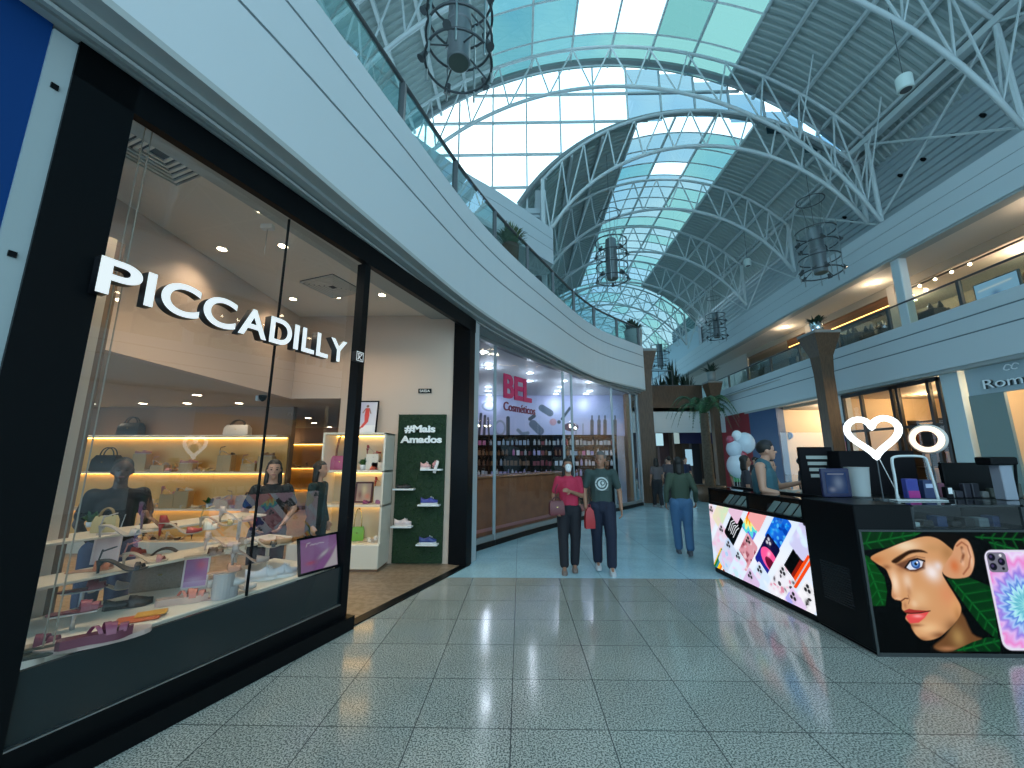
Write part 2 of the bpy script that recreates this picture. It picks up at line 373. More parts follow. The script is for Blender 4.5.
def skylight(num, V, xs, ys, white_cells, mats, label):
    mb = MB()
    for i in range(len(xs) - 1):
        for j in range(len(ys) - 1):
            mb.mi(2 if (i, j) in white_cells else (1 if random.random() < .3 else 0))
            a, b = vault_x(V, xs[i], RO + .03), vault_x(V, xs[i + 1], RO + .03)
            mb.quad((a[0], ys[j], a[1]), (b[0], ys[j], b[1]), (b[0], ys[j + 1], b[1]), (a[0], ys[j + 1], a[1]))
    struct(mb.obj('window_%d' % num, mats))
    fb = MB()
    for x in xs:
        p = vault_x(V, x, RO - .02); fb.box(p[0] - .035, p[0] + .035, ys[0], ys[-1], p[1] - .05, p[1] + .05)
    for y in ys:
        fb.tube([(vault_x(V, x, RO)[0], y, vault_x(V, x, RO)[1]) for x in np.linspace(xs[0], xs[-1], 25)], .035, 4)
    struct(fb.obj('trim_skylight_frame_%d' % num, truss_m))
xsA = [-1.0 + 9.0 * i / 6 for i in range(7)]; ysA = [13.2 - 1.26 * i for i in range(17)][::-1]
jA = len(ysA) - 2
skylight(1, A_, xsA, ysA, {(2, jA - 1), (3, jA - 1), (5, jA - 4), (1, jA - 3)}, [pane_c, pane_d, pane_w], '')
struct(MB().quad((12.5, 34, 5.2), (17.5, 34, 5.2), (17.5, 34, 8.2), (12.5, 34, 8.2)).obj('window_11', glass('gallery_end_glass', (.16, .26, .3), .06)))
xsB = [4.5 + 1.5 * i for i in range(4)]; ysB = [13.2 + 14.6 * i / 18 for i in range(19)]
skylight(2, B_, xsB, ysB, {(0, 0), (1, 0), (2, 0), (1, 3)}, [pane_b, pane_c, pane_w], '')

# purlins running the length of both vaults
pm = MB()
for V, xs, y0, y1 in ((A_, [-5.0, -4.0, -3.0, -2.0, 9.0, 10.2, 11.2, 12.0], -8, 13.2), (B_, [1.0, 2.0, 3.2, 10.2, 11.2, 12.0], 13.2, 27.8)):
    for x in xs:
        p = vault_x(V, x, RO - .09); pm.box(p[0] - .05, p[0] + .05, y0, y1, p[1] - .07, p[1] + .05)
pm.box(11.9, 12.15, -8, 27.8, 12.3, 12.5); pm.box(12.3, 12.4, -8, 27.8, 12.15, 12.25)
struct(pm.obj('trim_roof_purlins', truss_m))

def truss(V, y, label, group, nweb, r=.055, brace=True):
    cx = V['cx']; o = (V['x1'], y, 9.3)
    t = thing('roof_truss', label, 'roof truss', o, 0, group)
    def top(x): return Vector((x - o[0], 0, arc(cx, V['ct'], V['Rt'], x) - o[2]))
    def bot(x):
        return Vector((x - o[0], 0, max(arc(cx, V['cb'], V['Rb'], x), 9.3) - o[2]))
    xs = np.linspace(V['x0'], V['x1'], 33)
    MB().tube([top(x) for x in xs], r, 8).obj('top_chord', truss_m, t, True)
    MB().tube([bot(x) for x in xs], r * 1.15, 8).obj('bottom_chord', truss_m, t, True)
    # nodes by equal angle so that the lattice stays even down the haunches
    a0, a1 = math.acos((V['x1'] - cx) / V['Rt']), math.acos((V['x0'] - cx) / V['Rt'])
    tx = [cx + V['Rt'] * cos(a0 + (a1 - a0) * i / nweb) for i in range(nweb + 1)]
    b0, b1 = math.acos(min(1, (V['x1'] - cx) / V['Rb'])), math.acos(max(-1, (V['x0'] - cx) / V['Rb']))
    bx = [cx + V['Rb'] * cos(b0 + (b1 - b0) * (i + .5) / nweb) for i in range(nweb)]
    for i, x in enumerate(bx):
        p = bot(x)
        for q in (top(tx[i]), top(tx[i + 1])): MB().rod(p, q, .03, 5).obj('web_brace', truss_m, t)
    for x in (V['x0'], V['x1']):
        MB().rod(bot(x), top(x) + Vector((0, 0, .02)), .07, 8).obj('end_post', truss_m, t)
    if brace:   # knee braces from the bottom chord up to the purlins
        for x in [q for q in bx if q > V['cx'] + 4.2][::2]:
            p = bot(x)
            for s_ in (-1.1, 1.1): MB().rod(p, top(x) + Vector((0, s_, RO - .1)), .024, 5).obj('knee_brace', truss_m, t)
    return t
gA = 'curved trusses of the near vault'; gB = 'curved trusses of the far vault'
for y, lb in ((-7, 'curved white roof truss behind the viewer under the near vault'), (-3.2, 'curved white roof truss under the near vault, second from its back end'), (.6, 'curved white roof truss of the near vault right above the viewer'), (4.5, 'curved white roof truss of the near vault over the shoe shop sign'), (8.4, 'curved white roof truss under the skylight, next one before the bright gable'), (12.2, 'wide curved white roof truss closing the near vault just before the glazed gable')):
    truss(A_, y, lb, gA, 14)
for y, lb in ((12.7, 'first and nearest curved truss of the lower far vault, in front of the gable'), (16.4, 'second curved truss of the lower far vault'), (20.2, 'third curved truss of the lower far vault'), (24.0, 'fourth curved truss of the lower far vault'), (27.8, 'last curved truss at the far end of the lower vault')):
    truss(B_, y, lb, gB, 12)
# slanting braces in the plane of the right-hand posts
wb = MB(); ys = [-7, -3.2, .6, 4.5, 8.4, 12.4, 16.4, 20.2, 24, 27.8]
for a, b in zip(ys, ys[1:]): wb.rod((12, a, 9.35), (12, b, 12.4), .035, 5); wb.rod((12.05, a, 12.4), (12.05, b, 9.35), .035, 5)
struct(wb.obj('trim_wall_bracing', truss_m))

# glazed gable between the vaults
GY = 13.25
gz = MB(); fz = MB()
gx = [-6.2 + 1.3 * i for i in range(15)]; gzs = [8.0, 9.35, 10.75, 11.55, 12.95, 14.35, 15.6, 17.0]
def Ain(x, z): return z < vault_x(A_, min(max(x, -6.2), 12.8), RO)[1]
for i in range(len(gx) - 1):
    for j in range(len(gzs) - 1):
        x0, x1 = gx[i], gx[i + 1]; xm = (x0 + x1) / 2
        if xm > 12.6: continue
        zt = min(gzs[j + 1], vault_x(A_, xm, RO)[1])
        if zt <= gzs[j]: continue
        zb = gzs[j]
        if 1.0 < xm < 12.4:
            zB = vault_x(B_, xm, RO)[1]
            if zt < zB: continue
            zb = max(zb, zB)
        gz.mi(1 if (xm > 3.6 and gzs[j] > 11) else 0)
        gz.quad((x0, GY, zb), (x1, GY, zb), (x1, GY, zt), (x0, GY, zt))
struct(gz.obj('window_3', [pane_w, pane_s]))
for x in gx:
    zt = vault_x(A_, min(max(x, -6.2), 12.8), RO)[1]; zb = 8.0
    if .9 < x < 12.7: zb = vault_x(B_, min(x, 12.7), RO)[1]
    if zt > zb: fz.box(x - .03, x + .03, GY - .05, GY + .03, zb, zt)
for z in gzs[1:]:
    dx = sqrt(max(0, (A_['Rt'] + RO) ** 2 - (z - A_['ct']) ** 2)) if z > A_['ct'] else 9.6
    xa, xb = max(-6.2, A_['cx'] - dx), min(12.7, A_['cx'] + dx)
    dB = (B_['Rt'] + RO) ** 2 - (z - B_['ct']) ** 2
    if dB > 0: fz.box(xa, B_['cx'] - sqrt(dB), GY - .06, GY + .03, z - .035, z + .035)
    else: fz.box(xa, xb, GY - .06, GY + .03, z - .035, z + .035)
struct(fz.obj('trim_gable_frame', truss_m))
# dark edge roll of the far vault where it pokes through the gable
er = MB(); er.tube([(x, 13.1, vault_x(B_, x, RO + .05)[1]) for x in np.linspace(0, 12.7, 30)], .11, 6); er.tube([(x, 12.95, vault_x(A_, x, RO - .05)[1]) for x in np.linspace(-6.2, 12.8, 40)], .12, 6)
struct(er.obj('trim_vault_edges', mat('edge_grey', (.22, .25, .25), .5)))

# fully glazed far end beyond the last truss
C_ = dict(cx=6.6, ct=6.95, Rt=7.58, x0=.5, x1=13.0)
def sk2(num, V, y0, y1, m, n, k):
    mb = MB(); fb = MB(); xs = np.linspace(V['x0'], V['x1'], n + 1); ys = np.linspace(y0, y1, k + 1)
    z_ = lambda x: V['ct'] + sqrt(V['Rt'] ** 2 - (x - V['cx']) ** 2)
    for i in range(n):
        for j in range(k): mb.mi(random.choice([0, 0, 1])).quad((xs[i], ys[j], z_(xs[i])), (xs[i + 1], ys[j], z_(xs[i + 1])), (xs[i + 1], ys[j + 1], z_(xs[i + 1])), (xs[i], ys[j + 1], z_(xs[i])))
    for x in xs: fb.box(x - .04, x + .04, y0, y1, z_(x) - .06, z_(x) + .02)
    for y in ys: fb.tube([(x, y, z_(x) - .03) for x in xs], .045, 4)
    for j in range(k):
        for i in range(0, n, 1):
            a, b = (xs[i], ys[j], z_(xs[i]) - .5), (xs[i + 1], ys[j + 1], z_(xs[i + 1]) - .5)
            fb.rod(a, b, .03, 4); fb.rod((xs[i + 1], ys[j], z_(xs[i + 1]) - .5), (xs[i], ys[j + 1], z_(xs[i]) - .5), .03, 4)
    struct(mb.obj('window_%d' % num, m)); struct(fb.obj('trim_far_dome_frame', truss_m))
sk2(4, C_, 27.75, 46, [pane_b, pane_c], 10, 10)
ge = MB(); gf = MB()
for i in range(10):
    x0 = .9 + 1.13 * i; x1 = x0 + 1.13; zt = C_['ct'] + sqrt(C_['Rt'] ** 2 - ((x0 + x1) / 2 - C_['cx']) ** 2)
    ge.mi(0 if i < 6 else 1).quad((x0, 46, 4), (x1, 46, 4), (x1, 46, zt), (x0, 46, zt)); gf.box(x0 - .05, x0 + .05, 45.9, 46, 4, zt)
    for z in (6, 8, 10, 12):
        if z < zt: gf.box(x0, x1, 45.9, 46, z - .05, z + .05); gf.rod((x0, 45.9, z), (x1, 45.9, z - 2), .035, 4); gf.rod((x0, 45.9, z - 2), (x1, 45.9, z), .035, 4)
struct(ge.obj('window_5', [pane_b, glass('frosted_far', (.2, .27, .3), .1)])); struct(gf.obj('trim_far_gable_frame', truss_m))
# walls that close the hall left and right of the far vault
struct(MB().box(.6, 1.0, 13.2, 46, 5.2, 11.4).obj('wall_left_upper', mat('wall_grey_white', (.4, .43, .44), .6)))
struct(MB().box(12.9, 13.1, 27.8, 46, 9.25, 11.2).obj('wall_right_far_upper', mat('pale_blue_panel', (.45, .55, .6), .5))); struct(MB().box(13.2, 13.6, 34, 46, 0, 11).obj('wall_right_far', white))

# left upper block: white grooved parapet of the third level
UP = resample(spline([(-5.2, -2, 0), (-4.3, 4, 0), (-3.2, 7.2, 0), (-1.7, 9.31, 0), (-.56, 10.45, 0), (1.15, 12.38, 0)]), .4)
ul = MB(); band(ul, UP, 8.0, 8.5); band(ul, UP, 8.515, 8.9); band(ul, UP, 8.915, 9.3); ul.mi(1); band(ul, UP, 8.49, 8.52, .1, .012); band(ul, UP, 8.89, 8.92, .1, .012)
struct(ul.obj('trim_left_upper_fascia', [fascia_w, groove]))
struct(MB().prism([(p.x, p.y) for p in offset2(UP, .1)] + [(.95, 13.2), (-9, 13.2), (-9, -2)], 8.02, 8.25, 'z').obj('ceiling_left_upper', white))
lv = MB()
for i in range(7): lv.box(-.6, .75, 13.0, 13.1, 9.3 + i * .17, 9.42 + i * .17)
lv.box(-.7, .8, 13.1, 13.15, 9.2, 10.6)
tag(lv.obj('louvre_panel', mat('louvre_grey', (.4, .45, .47), .5)), 'small grey louvre panel at the foot of the bright gable above the left gallery', 'louvre panel')
struct(MB().box(-9.2, -9, -8, 13.2, 5.2, 12).obj('wall_left_outer', white))
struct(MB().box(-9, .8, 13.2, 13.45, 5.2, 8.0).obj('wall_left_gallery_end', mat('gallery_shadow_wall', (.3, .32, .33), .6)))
# ---------------------------------------------------------------- measuring helper: a sighted point at height z, or on the plane y = Y
_p = atan(75 / 398); _y = .01975
_F = Vector((-sin(_y) * cos(_p), cos(_y) * cos(_p), sin(_p))); _R = Vector((cos(_y), sin(_y), 0)); _U = _R.cross(_F)
def sight(px, py): return _F + _R * ((px - 512) / 398) - _U * ((py - 384) / 398)
def atz(px, py, z): d = sight(px, py); t = (z - 1.6) / d.z; return Vector((d.x * t, d.y * t, z))
def aty(px, py, Y): d = sight(px, py); t = Y / d.y; return Vector((d.x * t, Y, 1.6 + d.z * t))
def atx(px, py, X): d = sight(px, py); t = X / d.x; return Vector((X, d.y * t, 1.6 + d.z * t))

# ================================================================ shoe shop: front
def SO(mb, name, m, **k): return mb.obj(name, m, loc=(AX, AY, 0), rz=RS, **k)
struct(SO(MB().box(-.57, -.29, -.04, .2, 0, 3.97).box(-.57, 4.5, -.04, .03, 3.745, 3.97).box(4.3, 4.48, -.04, .27, 0, 3.97).box(1.8, 1.885, -.03, .08, 0, 3.74), 'trim_shopfront_frame', black))
struct(SO(MB().box(-.57, 1.92, -.1, .12, 0, .12).box(-.3, 1.8, -.03, .1, .12, .237).box(1.92, 4.4, -.06, .06, 0, .012), 'baseboard_shopfront', black))
struct(SO(MB().box(-.29, 1.8, -.005, .02, .245, .575).mi(1).box(-.29, 1.8, -.03, .0, .237, .245), 'wall_shopfront_plinth', [mat('dark_plinth_glass', (.012, .02, .022), .12), steel]))
struct(SO(MB().box(-.67, -.57, -.02, .1, 0, 3.95).mi(1).box(-.635, -.605, -.03, -.02, 1.2, 1.23).box(-.635, -.605, -.03, -.02, 2.6, 2.63).box(-.635, -.605, -.03, -.02, 3.6, 3.63), 'trim_left_strip', [mat('grey_strip', (.3, .36, .37), .5), black]))
struct(SO(MB().box(-4.5, -.67, 0, .15, 0, 4.05), 'wall_left_blue', mat('blue_panel', (.001, .035, .15), .6, spec=.15)))
struct(SO(MB().quad((-.29, .0, .575), (.885, .041, .575), (.885, .041, 3.74), (-.29, .0, 3.74)).quad((.895, .041, .575), (1.8, .073, .575), (1.8, .073, 3.74), (.895, .041, 3.74)), 'window_6', shopglass))
struct(SO(MB().box(.885, .895, .03, .05, .575, 3.74), 'trim_glass_joint', black))
sg = thing('shop_sign', 'white illuminated PICCADILLY letters with black sides mounted across the shop window', 'sign', S(-.335, -.09, 2.52), RS)
me_all = 'PICCADILLY'; xw = 0
wd = {'P': .235, 'I': .085, 'C': .262, 'A': .262, 'D': .235, 'L': .165, 'Y': .24}
lf = emis('letter_face', (.82, .95, 1.), 1.35); bside = mat('letter_side', (.006, .006, .008), .4)
for ch in me_all:
    ww = wd[ch] * .945; text('letter', ch, .30, .07, lf, sg, (xw, 0, .005), 0, 1, .006, side=bside, width=ww - .022 if ch != 'I' else .047); xw += ww
pb = Paint(0, .1, 0, .1, 31, 31, (.75, .9, .95)); pb.rect(0, .1, 0, .1, (.75, .9, .95)); pb.rect(.008, .092, .008, .092, (.01, .01, .012))
pb.line([(.03, .02), (.03, .08), (.07, .08)], .008, (.8, .9, .95)); pb.line([(.02, .02), (.08, .08)], .008, (.8, .9, .95)); pb.line([(.02, .08), (.06, .02), (.08, .02)], .008, (.8, .9, .95))
bx = MB().box(0, .1, .001, .06, 0, .1).obj('logo_box', bside, sg, loc=(2.005, -.03, .07)); pb.obj('logo_face', paintmat('screen_ink', 1.), bx)

# ================================================================ shoe shop: room
CZ = 4.05
e = S(-2.2, .1); f_ = S(4.5, .1)
struct(MB().prism([(e[0], e[1]), (f_[0], f_[1]), (-.85, 6.7), (-3.9, 6.7), (-3.9, 0), (e[0] - .3, 0)], CZ, CZ + .05, 'z').obj('ceiling_shoe_shop', beige_c))
struct(MB().box(-3.0, -.9, 6.55, 6.68, 0, CZ).box(-3.9, -3.0, 6.55, 6.68, 2.6, CZ).obj('wall_shoe_shop_end', beige))
struct(MB().box(-3.97, -3.84, .3, 6.68, 2.595, CZ).obj('wall_shoe_shop_side', beige))
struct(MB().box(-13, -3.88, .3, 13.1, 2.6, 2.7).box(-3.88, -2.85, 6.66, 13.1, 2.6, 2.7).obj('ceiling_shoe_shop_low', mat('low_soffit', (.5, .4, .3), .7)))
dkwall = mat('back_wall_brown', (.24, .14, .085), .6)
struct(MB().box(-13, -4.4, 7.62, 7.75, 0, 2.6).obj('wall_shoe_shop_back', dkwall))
struct(MB().box(-13, -4.0, 13, 13.1, 0, 2.6).prism([(-3.0, 6.68), (-2.9, 6.68), (-5.5, 13), (-5.6, 13)], 0, 2.6, 'z').obj('wall_mirror_room', dkwall))  # room beyond the gap stands in for a mirror's reflection
struct(MB().box(-13.1, -13, .3, 13, 0, 2.6).obj('wall_shoe_shop_left', beige))
planks = tile_mat('wood_plank_floor', (.36, .26, .18), (.27, .19, .12), .35, 0, 0, 1.2, .16, 14., (.12, .08, .05))
fp = [S(-2.2, .05)[:2], S(4.45, .05)[:2], (-.9, 6.6), (-3, 6.7), (-5.6, 13), (-13, 13), (-13, .3), (-4.2, .3)]
struct(MB().prism(fp, .0, .006, 'z').obj('floor_shoe_shop', planks))
# recessed ceiling lamps
def downlight(x, y, z, label, group, power=14, col=(1., .82, .6), r=.05, kind=None, spot=True, e=None, point=False):
    t = thing('ceiling_lamp', label, 'lamp', (x, y, z), 0, group)
    MB().lathe([(r * 1.35, -.004), (r * 1.35, 0), (r, 0), (r, -.004)], n=14, cap=False).obj('trim_ring', white, t)
    MB().lathe([(0.001, -.003), (r, -.003), (r, -.001)], n=14, cap=False).obj('lamp_face', e or warm_e, t)
    if spot:
        l = bpy.data.lights.new('spot', 'POINT' if point else 'SPOT'); l.energy = power; l.color = col; l.shadow_soft_size = .06
        if not point: l.spot_size = radians(120); l.spot_blend = .6
        link(bpy.data.objects.new('bulb', l), t, (0, 0, -.3 if point else -.02))
    return t
for i, (px, py) in enumerate([(136, 131), (207, 174), (262, 211), (304, 237), (222, 249), (283, 246), (293, 299), (337, 297), (382, 295)]):
    p = atz(px, py, CZ); nm = ['first from the left behind the window header', 'second behind the window header', 'third behind the window header', 'fourth behind the window header', 'deeper in the ceiling near the side wall', 'in the middle of the ceiling over the sign', 'near the inner corner', 'between the corner and the doorway', 'closest to the doorway'][i]
    downlight(p.x, p.y, CZ, 'warm ceiling lamp of the shoe shop, ' + nm, 'shoe shop ceiling lamps', 90 if i < 4 else 48)
for i, (px, py) in enumerate([(197, 395), (160, 406), (117, 407), (203, 406), (248, 405)]):
    p = atz(px, py, 2.6); downlight(p.x, min(7.1, p.y), 2.6, 'small lamp in the low ceiling over the long shoe shelves, ' + ['nearest the window', 'left of centre', 'leftmost', 'centre rear', 'rightmost'][i], 'low ceiling lamps', 22, r=.06)
for i, (px, py) in enumerate([(308, 418), (314, 423), (294, 428), (312, 431), (335, 428)]):
    p = atz(px, py, 2.6); downlight(p.x, min(12.6, p.y), 2.6, 'lamp of the room standing in for a mirror image behind the gap, ' + ['nearest', 'second', 'left', 'rear', 'right'][i], 'mirror stand-in room lamps', 14, r=.07)  # these lamps belong to the room built in place of a mirror image
# air diffusers
def diffuser(px, py, label, rz=0):
    p = atz(px, py, CZ); t = thing('air_diffuser', label, 'air vent', (p.x, p.y, CZ), rz, 'ceiling air diffusers')
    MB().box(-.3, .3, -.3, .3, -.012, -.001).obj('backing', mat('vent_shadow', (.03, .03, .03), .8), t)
    for k in range(6):
        a = .3 - k * .045; b = a - .02; m = MB()
        for q in ((-a, a, -a, -b), (-a, a, b, a), (-a, -b, -b, b), (b, a, -b, b)): m.box(q[0], q[1], q[2], q[3], -.035 + k * .002, -.012)
        m.obj('louvre_ring', beige_c, t)
diffuser(160, 152, 'square white ceiling air diffuser next to the window end of the shoe shop', RS); diffuser(333, 286, 'square ceiling air diffuser near the shoe shop doorway', RS)
p = atz(225, 168, CZ); 
sgn = thing('hanging_wires', 'thin wires and small ceiling box hanging above the middle of the shop window', 'ceiling fitting', atz(268, 225, CZ)[:])
MB().box(-.06, .06, -.03, .03, -.05, -.001).obj('box', white, sgn); MB().rod((0, 0, -.05), (0, 0, -.35), .004, 4).obj('wire', steel, sgn)
cam_ = thing('security_camera', 'small dark dome camera on the upper wall edge over the long shelves', 'camera', (-4.1, 6.2, 2.6))
MB().lathe([(.06, 0), (.06, -.03), (.045, -.07), (.01, -.1)], n=12).obj('dome', black, cam_); MB().box(-.09, -.05, -.04, .04, -.09, -.01).obj('bracket', white, cam_)

# ---- goods -------------------------------------------------------
def sm(a, b, t): t = max(0, min(1, (t - a) / (b - a))); return t * t * (3 - 2 * t)
def shoe(kind, col, sole=(.5, .4, .3), L=.25, rough=.4):
    """a single shoe, toe towards +x, standing at the origin; the parts are its children"""
    key = '%s_%s' % (kind, '_'.join('%d' % (c * 99) for c in col)); um = mat('upper_' + key, col, rough); smt = mat('sole_%s' % '_'.join('%d' % (c * 99) for c in sole), sole, .6)
    nm = {'heel': 'high_heel', 'sandal': 'sandal', 'flat': 'flat_sandal', 'sneaker': 'sneaker', 'loafer': 'loafer', 'mule': 'mule', 'platform': 'platform_sandal'}[kind]
    t = bpy.data.objects.new(nm, None); C.objects.link(t)
    H = {'heel': .085, 'sandal': .075, 'mule': .05}.get(kind, 0.); th = {'sneaker': .028, 'platform': .045, 'loafer': .014}.get(kind, .008)
    W = lambda u: .012 + .034 * sm(-.02, .22, u) - .016 * sm(.35, .6, u) + .004 * sm(.7, .9, u) - .02 * sm(.93, 1.02, u)
    Z = lambda u: H * sm(.3, .85, u) + (.006 * sm(.12, 0, u) if kind != 'sneaker' else .0)
    X = lambda u: L * (.5 - u)
    us = [i / 16 for i in range(17)]
    MB().rings([[(X(u), -W(u), Z(u)), (X(u), W(u), Z(u)), (X(u), W(u) * 1.02, Z(u) + th), (X(u), -W(u) * 1.02, Z(u) + th)] for u in us]).obj('sole', smt, t, 2)
    def dome(u0, u1, hf, n=9, name='upper'):
        R = []
        for i in range(n + 1):
            u = u0 + (u1 - u0) * i / n; h = hf((u - u0) / (u1 - u0)); z0 = Z(u) + th * .9
            R.append([(X(u), W(u) * 1.04 * cos(a), z0 + h * (sin(a) ** .8 if sin(a) > 0 else 0)) for a in [pi * k / 8 for k in range(9)]])
        MB().rings(R).obj(name, um, t, True)
    def strap(u, h, du=0., w=.006, name='strap'):
        z0 = Z(u) + th * .8; w2 = w * 1.9
        MB().rings([[(X(u + du * k / 8) + sx * w2, (W(u) * 1.03 + o_) * cos(pi * k / 8), z0 + (h + o_) * sin(pi * k / 8)) for sx, o_ in ((-1, 0), (1, 0), (1, .003), (-1, .003))] for k in range(9)]).obj(name, um, t, 2)
    if kind in ('heel', 'sandal', 'mule'):
        MB().tube([(X(.94), 0, Z(.94)), (X(.96), 0, Z(.94) * .55), (X(.95), 0, 0)], [.022, .009, .007] if kind != 'mule' else [.026, .022, .022], 8).obj('heel', um if kind == 'heel' else smt, t, True)
    if kind == 'heel': dome(0, .34, lambda k: .02 + .022 * k); dome(.78, 1, lambda k: .05 * sm(0, .4, k), name='heel_cup')
    if kind == 'sandal': strap(.12, .03, .05); strap(.24, .042, -.05); MB().tube([(X(.93) + .035 + .035 * cos(a), .03 * sin(a), Z(.93) + .075 + .012 * cos(a)) for a in [2 * pi * k / 12 for k in range(12)]], .004, 5, loop=True).obj('ankle_strap', um, t, True); MB().rod((X(.98), 0, Z(1)), (X(.93), 0, Z(.93) + .075), .005, 5).obj('strap', um, t)
    if kind in ('flat', 'platform'): strap(.12, .035, .03, .009); strap(.3, .05, .0, .011); strap(.42, .055, -.1, .007)
    if kind == 'platform': strap(.62, .045, -.2, .005)
    if kind == 'mule': dome(.05, .42, lambda k: .025 + .03 * k)
    if kind == 'loafer': dome(0, .5, lambda k: .03 + .035 * k); dome(.5, 1, lambda k: .035 + .02 * sm(.5, 1, k), name='quarter'); strap(.4, .058, 0, .007)
    if kind == 'sneaker':
        dome(0, .4, lambda k: .04 + .045 * k * k); dome(.4, 1, lambda k: .085 - .03 * sin(pi * k), name='quarter')
        lm = mat('lace_white', (.8, .8, .8), .6)
        for k in range(3): u = .25 + .07 * k; MB().tube([(X(u), -.02, Z(u) + th + .06 + .008 * k), (X(u + .01), 0, Z(u) + th + .075 + .008 * k), (X(u), .02, Z(u) + th + .06 + .008 * k)], .004, 4).obj('lace', lm, t)
    return t
PROTO = {}
def put_shoe(kind, cname, col, loc, rz, where, group, sole=(.5, .4, .3), L=.25, tilt=0.):
    k = (kind, col, sole, L)
    if k not in PROTO: o = PROTO[k] = shoe(kind, col, sole, L)
    else: o = copy_tree(PROTO[k])
    o.location = loc; o.rotation_euler = (0, tilt, rz)
    wd_ = {'heel': 'high-heeled pump', 'sandal': 'strappy high-heeled sandal', 'flat': 'flat strappy sandal', 'sneaker': 'chunky sneaker', 'loafer': 'closed flat loafer', 'mule': 'block-heeled mule', 'platform': 'platform sandal'}[kind]
    tag(o, '%s %s %s' % (cname, wd_, where), 'shoe', group); return o
def handbag(name, label, loc, rz, w, h, d, m, hm, group=None, handle=.5, flap=False):
    t = thing(name, label, 'handbag', loc, rz, group)
    MB().rings([[(-w / 2 * k, -d / 2 * q, z), (w / 2 * k, -d / 2 * q, z), (w / 2 * k, d / 2 * q, z), (-w / 2 * k, d / 2 * q, z)] for k, q, z in ((.94, .9, 0), (1, 1, .02), (.97, .9, h * .7), (.86, .35, h))]).obj('body', m, t, 2)
    for s_ in (-1, 1):
        MB().tube([(w * .28 * cos(a), s_ * d * .16, h * .96 + h * handle * sin(a)) for a in [pi * k / 12 for k in range(13)]], max(.006, w * .022), 6).obj('handle', hm, t, True)
    if flap: MB().box(-w * .4, w * .4, -d * .5, -d * .42, h * .5, h * .9).obj('flap', hm, t)
    MB().box(-.012, .012, -d * .53, -d * .4, h * .55, h * .6).obj('clasp', mat('gold', (.7, .5, .2), .25, 1.), t)
    return t
lblack = mat('black_leather', (.012, .012, .014), .35)
def plant(name, label, loc, h, w, n, m=leafg, pot=True, group=None, potm=white, ph=.08, blade=.02, cat='plant', pr_=.05):
    t = thing(name, label, cat, loc, 0, group)
    if pot: MB().lathe([(pr_ * .8, 0), (pr_, ph), (pr_ * .85, ph), (pr_ * .8, ph * .8)], n=14).obj('pot', potm, t, True)
    mb = MB(); z0 = ph * .85 if pot else 0
    for i in range(n):
        a = random.uniform(0, 2 * pi); el = random.uniform(.25, 1.); rr = w / 2 * el; hh = (h - z0) * random.uniform(.55, 1.) * (1.15 - .4 * el)
        P = []; r0 = pr_ * .4
        for k in range(6):
            u = k / 5; P.append(Vector((cos(a) * (r0 + (rr - r0) * u), sin(a) * (r0 + (rr - r0) * u), z0 + hh * (1.5 * u - .5 * u * u * (1 + el * .6)))))
        sd = Vector((-sin(a), cos(a), 0)); A = [p + sd * blade * (sin(pi * min(.97, .12 + .85 * k / 5))) for k, p in enumerate(P)]; B = [p - sd * blade * (sin(pi * min(.97, .12 + .85 * k / 5))) for k, p in enumerate(P)]
        mb.strip(A, B)
    lo = mb.obj('foliage', m, t); return t

# ---- long back shelving
def shelving(name, label, x0, x1, y0, y1, zs, loc, extra_low=None, back=(.75, .46, .15)):
    t = thing(name, label, 'display shelving', loc); ox, oy, oz = loc
    MB().box(x0 - ox, x1 - ox, y1 - .02 - oy, y1 - oy, zs[-1] - .55 - oz, zs[0] - oz).obj('back_panel', mat('shelf_back_%s' % name, back, .5), t)
    for z in zs:
        MB().bbox(x0 - ox, x1 - ox, y0 - oy, y1 - .02 - oy, z - .03, z, .004).obj('shelf', cream, t)
        MB().box(x0 + .02 - ox, x1 - .02 - ox, y1 - .06 - oy, y1 - .035 - oy, z - .046, z - .031).obj('light_strip', strip_e, t)
    return t
shelving('wall_shelving', 'long lit wooden shelving full of shoes along the back of the shoe shop', -11.5, -4.42, 7.2, 7.6, [2.03, 1.37, .73], (-8, 7.6, 0))

rs = shelving('corner_shelving', 'narrow lit shelving with a cream cabinet beside the green grass panel', -3.0, -2.05, 6.1, 6.55, [2.0, 1.43, .925], (-2.5, 6.5, 0), back=(.7, .6, .42))
MB().bbox(-.9, .45, -.45, .04, .04, .38, .01).mi(1).box(-.88, .43, -.42, .0, 0, .04).obj('cabinet', [cream, dkwall], rs); MB().box(.42, .45, -.4, .04, .38, 2.0).obj('side_panel', cream, rs); MB().box(-.52, -.49, -.4, .04, .38, 2.0).obj('side_panel', cream, rs)
shelving('wall_shelving', 'lit shelving seen through the gap, standing in for a mirror image', -9.6, -5.7, 12.5, 12.95, [2.1, 1.35, .7], (-7.5, 12.9, 0))
PAL = [('tan', (.35, .17, .07)), ('beige', (.55, .4, .28)), ('dark brown', (.07, .035, .02)), ('cream', (.7, .62, .5)), ('bronze', (.28, .17, .08)), ('dusty rose', (.5, .22, .2)), ('gold', (.5, .35, .12))]
ordn = ['first', 'second', 'third', 'fourth', 'fifth', 'sixth', 'seventh', 'eighth', 'ninth', 'tenth', 'eleventh', 'twelfth', 'thirteenth', 'fourteenth', 'fifteenth', 'sixteenth', 'seventeenth', 'eighteenth', 'nineteenth', 'twentieth']
rr = random.Random(3)
